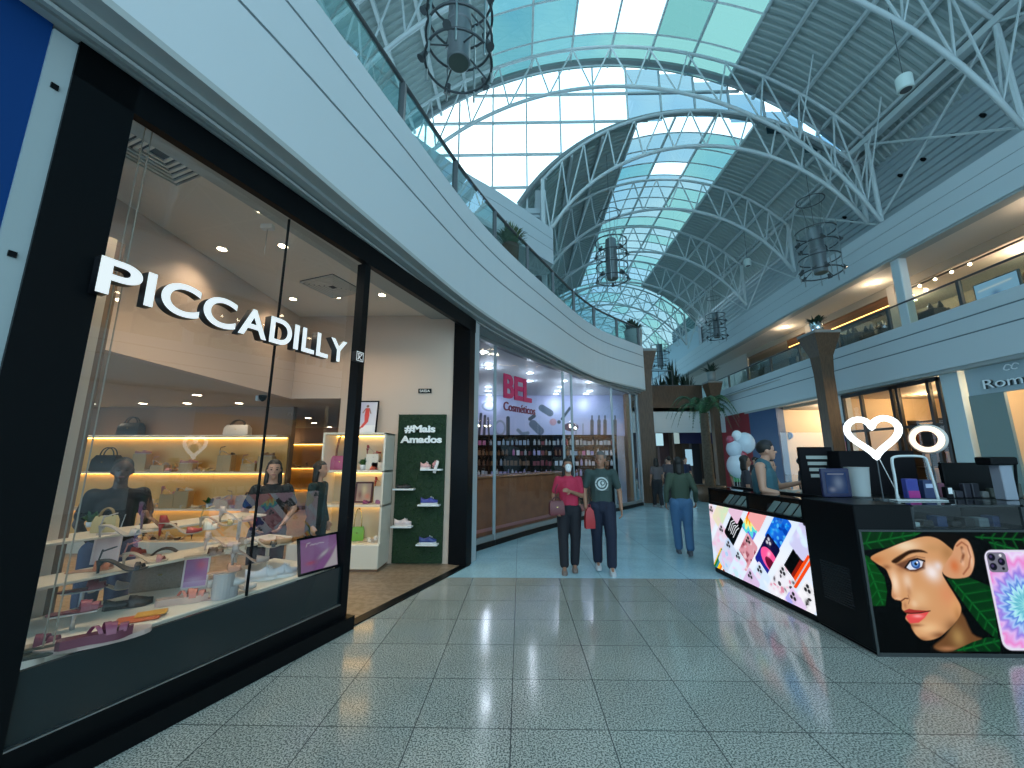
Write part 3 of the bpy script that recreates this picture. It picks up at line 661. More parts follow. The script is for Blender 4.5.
def row(xs, z, Y, what, group, kinds, riser=None):
    for i, px in enumerate(xs):
        p = aty(px, 450, Y); kd = rr.choice(kinds); cn, c = rr.choice(PAL)
        zz = z
        if riser and i in riser:
            zz = z + riser[i]
            rb = MB().bbox(-.13, .13, -.07, .07, 0, riser[i] - .001, .004).obj('display_riser', mat('riser_wood', (.45, .3, .14), .5), loc=(p.x, Y, z)); tag(rb, 'small wooden riser block under the %s shoe of %s' % (ordn[i], what), 'riser', 'riser blocks on the shelves')
        put_shoe(kd, cn, c, (p.x, Y, zz), rr.uniform(-.5, .5) + (pi if rr.random() < .4 else 0), 'on ' + what + ', %s from left' % ordn[i], group, L=.28)
row([137, 144, 150, 157, 163, 170, 177, 184, 191, 198, 205, 212, 220, 228, 236, 244, 252, 260, 268, 276], 1.37, 7.35, 'the middle long shelf', 'shoes on the middle long shelf', ['heel', 'sandal', 'flat', 'loafer'], {1: .32, 4: .12, 8: .15, 13: .3, 16: .15, 18: .28})
row([92, 99, 106, 113, 156, 163, 170, 177, 184, 191, 198, 216, 223, 230, 237, 244, 251, 258, 265], .73, 7.35, 'the lower long shelf', 'shoes on the lower long shelf', ['flat', 'sandal', 'mule', 'heel'], {7: .25, 9: .3, 13: .15, 16: .22})
row([156, 164, 172, 180, 188, 196], .2, 7.3, 'the ledge under the long shelving', 'shoes on the bottom ledge', ['heel', 'sandal'])
tag(MB().bbox(-11.5, -4.42, 7.1, 7.6, 0, .199, .01).obj('bottom_ledge', cream), 'long cream ledge at floor level under the back shelving', 'ledge')
handbag('handbag', 'black structured handbag standing on top of the long shelving at its left end', (*aty(130, 437, 7.4)[:2], 2.031), 0, .42, .24, .16, lblack, lblack, 'handbags on the shelving')
handbag('handbag', 'silver grey handbag on top of the long shelving toward the right', (*aty(237, 437, 7.4)[:2], 2.031), .1, .44, .2, .15, mat('silver_leather', (.5, .47, .43), .35), lblack, 'handbags on the shelving')
handbag('handbag', 'large black shiny handbag on the middle shelf at the far left', (*aty(106, 470, 7.35)[:2], 1.371), 0, .46, .3, .2, lblack, lblack, 'handbags on the shelving')
plant('potted_plant', 'small green plant in a pot on the lower long shelf', (*aty(209, 505, 7.35)[:2], .731), .2, .32, 26, group='small shop plants', blade=.03)
# shoes in the room that stands in for a mirror image
row([298, 304, 310, 316, 322, 328, 334], 1.35, 12.7, 'the mirror-image middle shelf behind the gap', 'shoes in the mirror stand-in room', ['heel', 'flat', 'sandal'])
# right-hand unit
R1 = 'shoes on the corner shelving'
for px, z, k, cn, c, zz, wh in ((346, 1.43, 'flat', 'red', (.4, .05, .05), 0, 'on the upper shelf of the corner unit, at its left'), (372, 1.43, 'flat', 'coral', (.55, .12, .08), 0, 'on the upper shelf of the corner unit, in front'), (380, 1.43, 'sandal', 'pink', (.6, .2, .22), .12, 'on a block on the upper shelf of the corner unit, right'), (374, 1.43, 'heel', 'burgundy', (.3, .04, .05), .25, 'raised highest on the upper shelf of the corner unit'),
                                (384, .925, 'heel', 'red', (.5, .04, .03), .26, 'raised beside the framed picture on the corner unit'), (366, .925, 'flat', 'plum', (.25, .05, .14), 0, 'on the middle shelf of the corner unit, front'), (378, .925, 'flat', 'mauve', (.4, .15, .3), 0, 'on the middle shelf of the corner unit, right end'),
                                (372, .38, 'flat', 'cream', (.7, .62, .5), 0, 'on the cream cabinet, front right'), (380, .38, 'platform', 'white', (.75, .72, .66), .0, 'on the cream cabinet near the side panel'), (345, .38, 'platform', 'beige', (.6, .5, .38), 0, 'on the cream cabinet behind the window post'), (343, .925, 'flat', 'rust', (.4, .12, .06), 0, 'on the middle shelf behind the window post')):
    p = aty(px, 450, 6.25 if zz == 0 else 6.42)
    if zz: tag(MB().bbox(-.1, .1, -.06, .06, 0, zz - .001, .004).obj('display_riser', cream, loc=(p.x, p.y, z)), 'pale riser block under the %s shoe of the corner shelving' % cn, 'riser', 'risers on the corner shelving')
    put_shoe(k, cn, c, (p.x, p.y, z + zz), rr.uniform(-.4, .4), wh, R1, L=.22)
plant('potted_plant', 'small leafy plant on the upper shelf of the corner unit', (*aty(364, 450, 6.35)[:2], 1.431), .2, .22, 22, group='small shop plants', blade=.025)
handbag('handbag', 'pink handbag on the upper shelf behind the window post', (*aty(342, 450, 6.4)[:2], 1.431), 0, .3, .22, .12, mat('pink_leather', (.5, .12, .25), .4), mat('dark_red', (.2, .03, .04), .4), handle=1.6, group='handbags on the shelving')
handbag('handbag', 'small bright green handbag with chain on the cream cabinet', (*aty(363, 450, 6.35)[:2], .381), .2, .2, .2, .1, mat('green_leather', (.18, .4, .05), .4), mat('gold', (.7, .5, .2), .25, 1.), handle=1.4, group='handbags on the shelving')

def framed(name, label, loc, rz, w, h, fw, P, m, tilt=.12, cat='picture', fm=None, feet=False):
    t = thing(name, label, cat, loc, rz); t.rotation_euler = (-tilt, 0, rz)
    MB().box(0, w, 0, .02, 0, fw).box(0, w, 0, .02, h - fw, h).box(0, fw, 0, .02, fw, h - fw).box(w - fw, w, 0, .02, fw, h - fw).mi(0).box(fw, w - fw, .012, .02, fw, h - fw).obj('frame', fm or black, t)
    P.obj('picture', m, t, f=lambda x, z: (x, .008, z)); return t
pp = Paint(.02, .43, .02, .53, 60, 74, (.75, .72, .74)); pp.blob((.1, .4), (.3, .5), (.35, .35, .5), .8); pp.rect(.02, .43, .02, .14, (.8, .78, .78))
pp.blob((.27, .46), .022, (.18, .09, .06), 1, 1); pp.poly([(.24, .43), (.3, .43), (.31, .3), (.23, .3)], (.6, .06, .05)); pp.poly([(.23, .31), (.31, .31), (.3, .2), (.22, .1), (.17, .1), (.24, .2)], (.62, .07, .06)); pp.poly([(.17, .1), (.2, .1), (.16, .05), (.13, .05)], (.3, .14, .1)); pp.line([(.3, .42), (.33, .34)], .018, (.3, .14, .1)); pp.line([(.24, .42), (.2, .35)], .018, (.3, .14, .1))
ink = paintmat('printed_ink')
q = aty(358, 434, 6.4)
framed('framed_poster', 'black-framed fashion poster of a figure in red on top of the corner shelving', (q.x - .17, 6.42, 2.001), 0, .45, .55, .02, pp, ink)
pq = Paint(.02, .26, .02, .3, 30, 34, (.5, .3, .2)); pq.blob((.14, .2), (.05, .1), (.8, .6, .3), .9); pq.blob((.08, .12), (.04, .08), (.25, .08, .05), .9); pq.blob((.2, .1), (.05, .05), (.7, .2, .1), .8)
q = aty(361, 500, 6.4); framed('framed_picture', 'small dark-framed warm picture leaning on the middle shelf of the corner unit', (q.x - .12, 6.42, .926), 0, .28, .32, .025, pq, ink, fm=mat('frame_oxblood', (.1, .02, .015), .4))

# grass panel with small shelves and letters
gp = thing('grass_panel', 'tall artificial grass wall panel with #Mais Amados lettering beside the doorway', 'wall panel', (-1.99, 6.55, 0))
gm = MB(); rg = random.Random(5)
gm.box(0, .78, -.05, 0, .02, 2.32).mi(1)
for i in range(5200):
    x, z = rg.uniform(0, .78), rg.uniform(.02, 2.32); dx, dz, w_ = rg.uniform(-.018, .018), rg.uniform(-.02, .02), rg.uniform(.003, .006)
    gm.add([(x - w_, -.05, z), (x + w_, -.05, z), (x + dx, -.05 - rg.uniform(.012, .035), z + dz)], [(0, 1, 2)])
gm.obj('grass', [mat('grass_base', (.008, .03, .01), .8), noisy('grass_blade', (.012, .05, .012), (.03, .1, .025), 30, .6)], gp)
wt = mat('letter_white', (.85, .85, .82), .4)
text('lettering', '#Mais', .155, .02, wt, gp, (.12, -.1, 2.03), 0, bold=.006, width=.5); text('lettering', 'Amados', .15, .02, wt, gp, (.06, -.1, 1.86), 0, bold=.006, width=.67)
SH = [(.42, .76, 1.42), (.0, .33, 1.12), (.4, .74, .88), (.0, .32, .56), (.4, .73, .3)]
SHL = ['top right', 'upper left', 'middle right', 'lower left', 'bottom right']
for (a, b, z), l_ in zip(SH, SHL):
    so = MB().bbox(a - .0, b, -.2, -.06, 0, .025, .004).obj('small_shelf', white, loc=(-1.99, 6.55, z)); tag(so, 'short white shelf on the grass panel, ' + l_, 'shelf', 'short shelves on the grass panel')
put_shoe('sneaker', 'pink and white', (.7, .4, .38), (-1.5, 6.42, 1.446), .2, 'on the top right shelf of the grass panel', 'shoes on the grass panel', (.8, .7, .65), .16)
put_shoe('platform', 'red and white', (.55, .25, .25), (-1.31, 6.42, 1.47), .1, 'standing upright on the top right shelf of the grass panel', 'shoes on the grass panel', (.8, .7, .65), .2, tilt=-1.3)
put_shoe('loafer', 'black', (.02, .02, .02), (-1.83, 6.42, 1.146), .0, 'on the upper left shelf of the grass panel', 'shoes on the grass panel', (.02, .02, .02), .22)
put_shoe('sneaker', 'blue', (.05, .06, .3), (-1.42, 6.42, .906), .1, 'on the middle right shelf of the grass panel', 'shoes on the grass panel', (.6, .6, .6), .26)
put_shoe('sneaker', 'pale pink', (.75, .6, .58), (-1.82, 6.42, .586), .1, 'on the lower left shelf of the grass panel', 'shoes on the grass panel', (.7, .6, .55), .26)
put_shoe('sneaker', 'navy', (.03, .05, .2), (-1.42, 6.42, .326), .1, 'on the bottom right shelf of the grass panel', 'shoes on the grass panel', (.6, .6, .6), .26)
ex = thing('exit_sign', 'small dark rectangular SAÍDA exit sign on the beige wall above the grass panel', 'sign', (-1.7, 6.53, 2.55)); q = aty(423, 391, 6.53); ex.location = (q.x - .08, 6.53, q.z - .035)
MB().box(0, .22, 0, .018, 0, .075).obj('plate', black, ex); text('lettering', 'SAÍDA', .06, .004, wt, ex, (.11, -.003, .016), 0, center=True, width=.17)

# ---- window display
pod = thing('display_podium', 'low cream display podium with two steps behind the shoe shop window', 'display podium', S(.7, .4, 0), RS)
MB().bbox(-.86, 1.1, -.32, .5, .0, .58, .006).obj('base', mat('podium_cream', (.8, .72, .6), .5), pod)
stp = mat('step_cream', (.7, .62, .5), .4)
for (x0_, x1_, y0_, y1_, z_) in ((-.85, .95, .1, .42, .85), (-.85, .9, .43, .8, 1.05)):
    MB().bbox(x0_, x1_, y0_, y1_, z_ - .018, z_, .003).obj('step', stp, pod)
    for q_ in (x0_ + .03, x1_ - .05): MB().box(q_, q_ + .02, y1_ - .06, y1_ - .03, .58 if y1_ < .5 else .0, z_ - .018).obj('step_support', stp, pod)
# ribbed panel at the near end of the window
rp_ = thing('ribbed_screen', 'tall beige ribbed screen standing at the near end of the window display', 'screen', S(-.45, .95, .0), RS)
m = MB()
for k in range(10): m.mi(k % 2).box(k * .065, k * .065 + .065, (.03 if k % 2 else 0), .06, .0, 3.32)
m.obj('panel', [mat('rib_light', (.7, .58, .45), .5), mat('rib_dark', (.2, .12, .07), .5)], rp_)
for k in range(2): MB().rod((.3 + .04 * k, -.8, .6), (.3 + .04 * k, -.8, 4.04), .004, 8).obj('pole', mat('pole_beige', (.4, .33, .25), .5), rp_)
W_ = 'in the shop window display'
GW = 'shoes in the window display'
def wd1(kind, cn, c, px, py, z, rz, where, sole=(.5, .4, .3), L=.25, lift=0.):
    p = atz(px, py, z); return put_shoe(kind, cn, c, (p.x, p.y, z + lift), rz, where, GW, sole, L)
wd1('platform', 'plum', (.2, .04, .08), 95, 642, .61, .75, 'on the long oval base at the near end of the window', (.12, .03, .05), .3)
ob = thing('display_plinth', 'long pale oval display base under the plum sandal near the window corner', 'display base', atz(95, 642, .581)[:], .75)
MB().prism([(.24 * cos(a), .1 * sin(a)) for a in [2 * pi * k / 24 for k in range(24)]], 0, .028, 'z').obj('base', mat('base_rose', (.5, .38, .34), .4), ob)
wd1('flat', 'burgundy', (.22, .03, .05), 83, 590, .72, .7, 'highest on the acrylic stand at the near window end', (.15, .03, .04), .24)
wd1('flat', 'wine red', (.3, .06, .09), 75, 612, .68, .7, 'lower on the acrylic stand at the near window end', (.15, .03, .04), .24)
for i, (px, py, z, n) in enumerate(((83, 590, .72, 'burgundy'), (75, 612, .68, 'wine red'))):
    p = atz(px, py, z); st = thing('shoe_stand', 'clear small pedestal carrying the %s sandal' % n, 'shoe stand', (p.x, p.y, .581), .7, 'shoe pedestals in the window')
    MB().rod((0, 0, 0), (0, 0, z - .592), .012, 8).obj('stem', steel, st); MB().bbox(-.1, .1, -.04, .04, z - .591, z - .583, .002).obj('plate', mat('acrylic', (.6, .6, .6), .1), st)
wd1('loafer', 'black', (.015, .018, .018), 128, 607, .581, .6, 'low on the podium behind the orange wallet', (.02, .02, .02), .26)
wd1('sandal', 'black', (.01, .01, .012), 122, 571, .851, .5, 'on the podium step near the grey handbag', (.02, .02, .02), .27)
wd1('flat', 'orange', (.55, .2, .1), 90, 571, .851, .5, 'on the near end of the podium step', (.5, .3, .2), .24)
wd1('platform', 'salmon', (.62, .2, .14), 182, 603, .581, .55, 'big and in front of the grey handbag', (.6, .42, .35), .3)
wd1('flat', 'rose gold', (.55, .25, .2), 212, 599, .581, .5, 'right of the salmon sandal', (.5, .3, .25), .24)
wd1('sandal', 'silver', (.55, .5, .45), 120, 536, 1.051, .5, 'on the top step near the plant', (.5, .45, .4), .24)
wd1('flat', 'red', (.5, .08, .06), 128, 556, .851, .4, 'on the step under the silver sandal', (.5, .3, .25), .22)
wd1('sneaker', 'white', (.7, .7, .72), 262, 580, .581, .7, 'left of the pair near the purple poster', (.75, .72, .7), .26)
wd1('sneaker', 'pale grey', (.55, .55, .58), 280, 577, .581, .7, 'right of the pair near the purple poster', (.75, .72, .7), .26)
wd1('mule', 'silver white', (.65, .63, .6), 228, 585, .66, .6, 'on the glass riser in the middle of the window', (.5, .45, .4), .24)
wd1('flat', 'copper', (.5, .22, .12), 225, 572, .76, .5, 'on the tall glass riser in the middle of the window', (.5, .3, .2), .22)
wd1('heel', 'pearl', (.65, .6, .55), 238, 590, .6, .6, 'in front of the glass risers', (.5, .45, .4), .24)
wd1('heel', 'taupe', (.3, .22, .18), 250, 563, .851, .6, 'on the step behind the white sneakers', (.3, .2, .15), .24)
for i_, (k_, cn_, c_, px_, py_, z_, w_) in enumerate([('flat', 'plum', (.2, .04, .08), 28, 648, .581, 'tucked in the near bottom corner of the window'), ('mule', 'grey', (.35, .32, .3), 112, 590, .581, 'under the grey quilted bag end'), ('sandal', 'rose', (.5, .22, .2), 145, 563, .851, 'on the step in front of the straw tote'), ('flat', 'brown', (.2, .1, .06), 205, 556, .851, 'on the step behind the framed purple card'), ('heel', 'nude', (.6, .42, .32), 222, 548, .851, 'on the step near the middle of the window'), ('flat', 'bronze', (.35, .22, .1), 236, 545, .851, 'on the step right of the nude pump'), ('sandal', 'black', (.02, .02, .02), 262, 548, .851, 'toward the far end of the step'), ('loafer', 'tan', (.4, .22, .1), 275, 545, .851, 'at the far end of the step'), ('heel', 'red', (.45, .05, .04), 180, 534, 1.051, 'on the top step right of the brown pump'), ('flat', 'cream', (.7, .6, .45), 200, 530, 1.051, 'in the middle of the top step'), ('sandal', 'gold', (.5, .35, .12), 218, 526, 1.051, 'on the top step toward the far end'), ('heel', 'beige', (.55, .4, .28), 236, 522, 1.051, 'at the far end of the top step')]): wd1(k_, cn_, c_, px_, py_, z_, .55, w_, L=.26)
wd1('heel', 'brown', (.15, .08, .05), 158, 528, 1.051, .4, 'on the top step left of the screen reflection', (.2, .1, .06), .24)
for px, py, z, n in ((228, 585, .66, 'silver white mule'), (225, 572, .76, 'copper sandal')):
    p = atz(px, py, z); tag(MB().lathe([(.07, 0), (.07, z - .583)], n=20).obj('glass_riser', mat('riser_glass', (.45, .42, .4), .08), loc=(p.x, p.y, .5815)), 'round glassy riser under the %s' % n, 'riser', 'round glass risers')
p = atz(55, 652, .581); wl = thing('wallet', 'flat dark green wallet lying at the near corner of the window display', 'wallet', p[:], .75)
MB().bbox(-.12, .12, -.05, .05, 0, .02, .006).obj('body', mat('dark_green_leather', (.02, .03, .02), .4), wl); MB().bbox(-.12, .12, .0, .051, .0205, .03, .004).obj('flap', mat('dark_green_leather', (.02, .03, .02), .4), wl)
p = atz(140, 620, .581); wl = thing('wallet', 'orange red wallet with yellow flap lying at the front edge of the window display', 'wallet', p[:], .6)
MB().bbox(-.12, .1, -.05, .06, 0, .018, .006).obj('body', mat('orange_leather', (.6, .12, .03), .4), wl); MB().bbox(-.03, .13, -.02, .07, .0185, .03, .004).obj('flap', mat('yellow_leather', (.75, .35, .04), .4), wl)
handbag('handbag', 'grey brown quilted bowling bag with two handles in the middle of the window', atz(160, 588, .581)[:], .55, .36, .2, .14, noisy('quilted_taupe', (.19, .15, .11), (.24, .19, .15), 60, .5), mat('taupe_dark', (.1, .07, .05), .5), 'bags in the window', .55)
handbag('handbag', 'straw yellow tote bag on the top podium step', (*atz(104, 532, 1.05)[:2], 1.051), .5, .14, .12, .08, mat('straw', (.6, .5, .25), .7), mat('straw_d', (.3, .2, .08), .6), 'bags in the window', .5)
plant('potted_plant', 'small leafy plant at the near end of the top podium step', (*atz(90, 527, 1.05)[:2], 1.051), .14, .16, 20, group='small shop plants', blade=.02, pr_=.03, ph=.04)
pv = Paint(.012, .158, .012, .218, 30, 40, (.42, .12, .35)); pv.blob((.11, .17), (.05, .05), (.6, .05, .15), .9); pv.blob((.05, .15), (.05, .07), (.25, .1, .3), .7); pv.rect(.012, .158, .012, .05, (.6, .35, .6)); pv.blob((.08, .06), (.08, .03), (.75, .6, .75), .5)
framed('framed_card', 'upright purple and red card in a pale frame beside the grey handbag', atz(180, 590, .581)[:], .55, .17, .23, .012, pv, ink, .1, fm=mat('frame_pale', (.75, .65, .65), .4))
pv = Paint(.008, .14, .008, .2, 24, 30, (.75, .6, .58)); pv.blob((.1, .16), .04, (.5, .3, .3), .6); pv.blob((.05, .06), .04, (.85, .75, .72), .6)
framed('framed_card', 'pale pink advertising card on the podium step behind the black sandal', atz(89, 565, .851)[:], .5, .15, .21, .008, pv, ink, .1, fm=mat('frame_pale', (.75, .65, .65), .4))
pv = Paint(.02, .4, .02, .3, 70, 52, (.36, .16, .42)); pv.blob((.3, .22), (.14, .08), (.5, .3, .6), .8); pv.poly([(.25, .02), (.4, .02), (.4, .2), (.33, .1)], (.72, .68, .72), .02); pv.blob((.26, .15), (.07, .018), (.8, .8, .85), .9, 0, .5); pv.blob((.12, .09), (.06, .02), (.6, .08, .2), .9); pv.blob((.34, .15), (.03, .02), (.35, .25, .35), .8, 0, .6)
pv.line([(.08, .235), (.09, .26), (.12, .265)], .006, (.9, .85, .9)); pv.line([(.12, .24), (.14, .25), (.15, .24), (.17, .25), (.19, .24), (.21, .25), (.26, .245)], .006, (.9, .85, .9))
framed('shoe_poster', 'tilted black-framed purple shoe poster at the doorway end of the window display', atz(299, 577, .581)[:], 1.08, .42, .32, .02, pv, paintmat('soft_screen', .55), .2)
# lamp that lights the display from the header
# ================================================================ cosmetics shop
BG = resample(spline([(-.95, 7.05, 0), (-.82, 7.41, 0), (.21, 9.1, 0), (.94, 10.16, 0), (2.32, 12.12, 0), (3.6, 13.75, 0), (4.35, 14.75, 0)]), .25)
def alongY(y):
    for a, b in zip(BG, BG[1:]):
        if a.y <= y <= b.y: t = (y - a.y) / (b.y - a.y); return a.lerp(b, t)
    return BG[-1]
steelg = mat('grey_track', (.22, .26, .27), .4, .3)
t = MB(); band(t, BG, 3.9, 3.98, .12, -.04); struct(t.obj('trim_cosmetics_track', steelg))
t = MB(); band(t, BG, 0, .1, .1, -.04); t.mi(1); band(t, BG, .1, .2, .05, -.02); struct(t.obj('baseboard_cosmetics', [black, steelg]))
gl2 = glass('cosmetics_glass', (.82, .88, .9), .06)
cuts = [7.08, 7.95, 10.45, 10.85, 13.0, 14.2, 14.7]
posts = MB()
for i, y in enumerate(cuts):
    p = alongY(y); posts.box(p.x - .03, p.x + .03, p.y - .03, p.y + .03, 0, 3.95)
struct(posts.obj('trim_cosmetics_mullions', steelg))
gb = MB()
for a, b in zip(cuts, cuts[1:]):
    P = [alongY(y) for y in np.linspace(a, b, 6)]; gb.strip(at(P, .2), at(P, 3.9))
struct(gb.obj('window_7', gl2))
# side pier between the two shops, inner walls, ceiling, floor
struct(SO(MB().box(4.5, 4.72, .0, .25, 0, 3.98), 'wall_between_shops', mat('pier_grey', (.35, .4, .42), .5)))
inner = [(p.x, p.y) for p in offset2(BG, .05)]
cpoly = inner + [(4.1, 15.2), (4.1, 15.6), (-5.4, 15.6), (-3.0, 6.9), (-1.1, 6.9)]
struct(MB().prism(cpoly, 3.98, 4.05, 'z').obj('ceiling_cosmetics', mat('cosmetics_ceiling', (.6, .66, .72), .6)))
struct(MB().prism(cpoly, 0, .008, 'z').obj('floor_cosmetics', pink_tile))
struct(MB().box(-3.4, 3.9, 15.1, 15.25, 0, 4).prism([(-2.9, 7.0), (-2.8, 6.9), (-3.3, 15.1), (-3.4, 15.1)], 0, 4, 'z').obj('wall_cosmetics_back', mat('cosmetics_wall', (.62, .62, .72), .6)))
struct(MB().box(3.9, 4.1, 14.6, 15.6, 0, 4).obj('wall_cosmetics_end', mat('tan_reflection_wall', (.35, .22, .12), .6)))  # tan of a reflection in the glass is put into this wall's colour
# mural with make-up silhouettes
MY = 14.95
def mu(px, py): q = aty(px, py, MY); return (q.x, q.z)
a0, a1 = mu(474, 436), mu(612, 398)
P = Paint(a0[0] - .3, a1[0] + .6, a0[1], 3.97, 330, 100, (.5, .54, .8)); dk = (.035, .05, .08)
P.blob((0.5, 3.2), (3, 1.2), (.58, .62, .85), .6)
L_ = lambda pts, w, c=dk, a=1.: P.line([mu(*p) for p in pts], w, c, a)
L_([(479, 436), (481, 414)], .1); L_([(484, 436), (485, 416)], .1); L_([(489, 436), (488, 418)], .07); L_([(508, 436), (508, 418)], .14)
L_([(518, 430), (522, 434), (528, 433)], .12, (.2, .25, .35)); L_([(533, 424), (540, 431)], .3, (.1, .13, .2)); L_([(530, 419), (534, 416)], .14); L_([(542, 408), (550, 413)], .26, (.08, .12, .17))
L_([(562, 419), (570, 408)], .1); P.blob(mu(571, 427), (.28, .16), (.1, .04, .08), 1, 1); P.blob(mu(553, 422), .13, (.6, .3, .35), .9, 1); P.blob(mu(559, 422), .07, dk, 1, 1)
P.blob(mu(500, 428), (.22, .3), (.25, .3, .4), .8, 1); P.blob(mu(500, 428), (.15, .22), (.5, .54, .8), 1, 1); P.blob(mu(489, 406), (.28, .2), (.2, .26, .34), .8, 1); P.blob(mu(489, 406), (.2, .13), (.5, .54, .8), 1, 1)
for x in (592, 599, 605, 615): L_([(x, 436), (x, 421)], .13); L_([(x, 421), (x, 416)], .06)
for x in (576, 583): L_([(x, 434), (x, 424)], .05, (.3, .33, .45))
mo = P.obj('wall_mural', paintmat('mural_print'), None, f=lambda x, z: (x, MY, z)); tag(mo, 'pale lavender wall mural of make-up brushes above the dark product shelves', 'mural')
# product shelving
ps = thing('product_shelving', 'black product shelving along the back of the cosmetics shop', 'shelving', (.6, MY, 0))
z0, z1 = mu(540, 476)[1], a0[1]
MB().box(-3.3, 2.9, -.05, .1, 0, z1).obj('back_panel', black, ps)
nrow = 4; hz = (z1 - z0) / nrow
for k in range(nrow + 1): MB().box(-3.3, 2.9, -.4, -.05, z0 + hz * k - .015, z0 + hz * k + .015).obj('shelf', blackm, ps)
for k in range(9): MB().box(-3.3 + .77 * k, -3.27 + .77 * k, -.4, -.05, z0, z1).obj('divider', blackm, ps)
CP = [('white', (.75, .75, .8)), ('pale lilac', (.5, .45, .75)), ('pink', (.6, .15, .35)), ('dark red', (.25, .03, .05)), ('silver', (.5, .52, .55)), ('white', (.75, .75, .8)), ('pale blue', (.4, .5, .65)), ('brown', (.2, .09, .04))]
rc = random.Random(11); protoP = {}
rown = ['lowest', 'second lowest', 'second highest', 'highest']
for k in range(nrow):
    x = -3.2; secc = rc.choice(CP)
    while x < 2.8:
        if abs(((x + 3.3) % .77)) < .09: secc = rc.choice(CP); x += .09
        cn, c = secc if rc.random() < .7 else rc.choice(CP); shp = 'bottle' if rc.random() < .5 else 'box'; key = (cn, shp)
        if key not in protoP:
            m_ = mat('product_' + cn.replace(' ', '_'), c, .35)
            if shp == 'bottle': o = MB().lathe([(.04, 0), (.045, .01), (.045, .15), (.02, .18), (.02, .22)], n=10).obj('bottle', m_, None, True)
            else: o = MB().bbox(-.055, .055, -.03, .03, 0, .17, .004).obj('product_box', m_)
            protoP[key] = o
        else: o = protoP[key].copy(); C.objects.link(o)
        o.location = (.6 + x, MY - .25, z0 + hz * k + .016); o.scale = (1, 1, rc.uniform(.8, 1.1)); lb = '%s cosmetics %s on the %s row of the black shelving' % (cn, 'bottle' if shp == 'bottle' else 'box', rown[k])
        tag(o, lb, shp, 'cosmetics, %s %s, %s row' % (cn, shp, rown[k])); x += rc.uniform(.125, .17)
# service desk
dk_ = thing('service_desk', 'orange brown service desk just inside the cosmetics shop window', 'desk', (.1, 9.9, 0), .98)
desk_m = noisy('desk_orange', (.34, .11, .04), (.26, .08, .03), 4, .4)
MB().bbox(-2.3, 2.2, -.3, .3, .0, 1.22, .02).obj('body', desk_m, dk_); MB().bbox(-2.35, 2.25, -.34, .34, 1.221, 1.26, .01).obj('top', mat('desk_top', (.35, .16, .08), .25), dk_); 
MB().box(-2.2, 2.1, -.31, -.3, .2, .26).obj('plinth_line', mat('rose_strip', (.5, .2, .2), .4), dk_)
tb = thing('product_table', 'grey green display stand with ribbed front behind the cosmetics shop glass', 'display stand', (.42, 10.75, 0), .98)
m = MB()
for k in range(14): m.mi(k % 2).box(-1. + k * .14, -.86 + k * .14, -.25 + .015 * (k % 2), .2, 0, .95)
m.obj('body', [mat('rib_a', (.25, .32, .31), .5), mat('rib_b', (.16, .2, .22), .5)], tb); tb.location = (-.15, 11.0, 0)
for i, (px, py) in enumerate([(484, 352), (489, 364), (489, 368), (488, 387), (488, 391), (489, 395), (530, 373), (530, 381), (564, 381), (561, 387), (558, 391), (556, 396), (589, 382), (590, 391), (586, 396), (619, 382)]):
    p = atz(px, py, 3.97)
    if p.y > 14.8: p = Vector((p.x * 14.6 / p.y, 14.6, 3.97))
    if p.y < 7.5: p.y = 7.6
    p.x = min(p.x, alongY(p.y).x - .25)
    pos = ['at the near left corner', 'just behind the corner lamp', 'third on the left side', 'on the left side, fourth from the glass', 'on the left side, fifth from the glass', 'on the left side, deepest', 'over the pink letters', 'just behind the one over the pink letters', 'over the middle mullion', 'second behind the middle mullion', 'third behind the middle mullion', 'deepest behind the middle mullion', 'right of the double mullion', 'second right of the double mullion', 'deepest right of the double mullion', 'near the far right end'][i]
    downlight(p.x, p.y, 3.97, 'cool lamp in the cosmetics ceiling ' + pos, 'cosmetics ceiling lamps', 9 if i else 0, (.8, .85, 1.), .09, e=white_e, point=i > 0)
bel = thing('cosmetics_sign', 'pink BEL Cosméticos lettering on the glass of the cosmetics shop', 'sign', (-.35, 8.0, 2.9), .96)
q0 = aty(503, 380, 8.22); pk = mat('sign_pink', (.5, .01, .1), .4)
bel.location = (q0.x, 8.22, 0); zz = q0.z
text('lettering', 'BEL', .70, .03, pk, bel, (0, -.02, aty(503, 398, 8.22).z + .03), 0, 1, .02, width=1.05)
text('lettering', 'Cosméticos', .26, .02, mat('sign_dark_pink', (.16, .01, .05), .4), bel, (0, -.02, aty(503, 410, 8.22).z + .0), 0, 1, .002, width=1.2)

# ================================================================ right side shops, ground floor (front plane x = 12.3)
warmwall = mat('warm_wall', (.6, .45, .28), .6); dark = mat('dark_frame', (.012, .01, .01), .4)
def pier(n, y0, y1, m, z1=4.1, x0=12.25, x1=12.6, z0=0): return struct(MB().box(x0, x1, y0, y1, z0, z1).obj(n, m))
pier('wall_right_white_pier', 11.15, 11.62, mat('pier_bluewhite', (.5, .6, .62), .4))
pier('wall_right_pier', 15.25, 16.1, white); pier('wall_right_red', 21.5, 24.6, mat('red_wall', (.22, .008, .015), .5)); pier('wall_right_blue', 19.2, 21.5, mat('blue_grey_wall', (.03, .07, .16), .5))
pier('wall_right_near', -9, 6.2, white)
struct(MB().box(12.6, 17, -9, 34, 3.9, 4.1).obj('ceiling_right_shops', mat('shop_ceiling_tan', (.5, .42, .34), .7)))
struct(MB().box(16.9, 17.1, -9, 34, 0, 4.1).obj('wall_right_shop_back', warmwall))
for n_, y in ((1, 11.3), (2, 15.6), (3, 19.2)): struct(MB().box(12.6, 17, y, y + .12, 0, 3.9).obj('wall_right_partition_%d' % n_, warmwall))
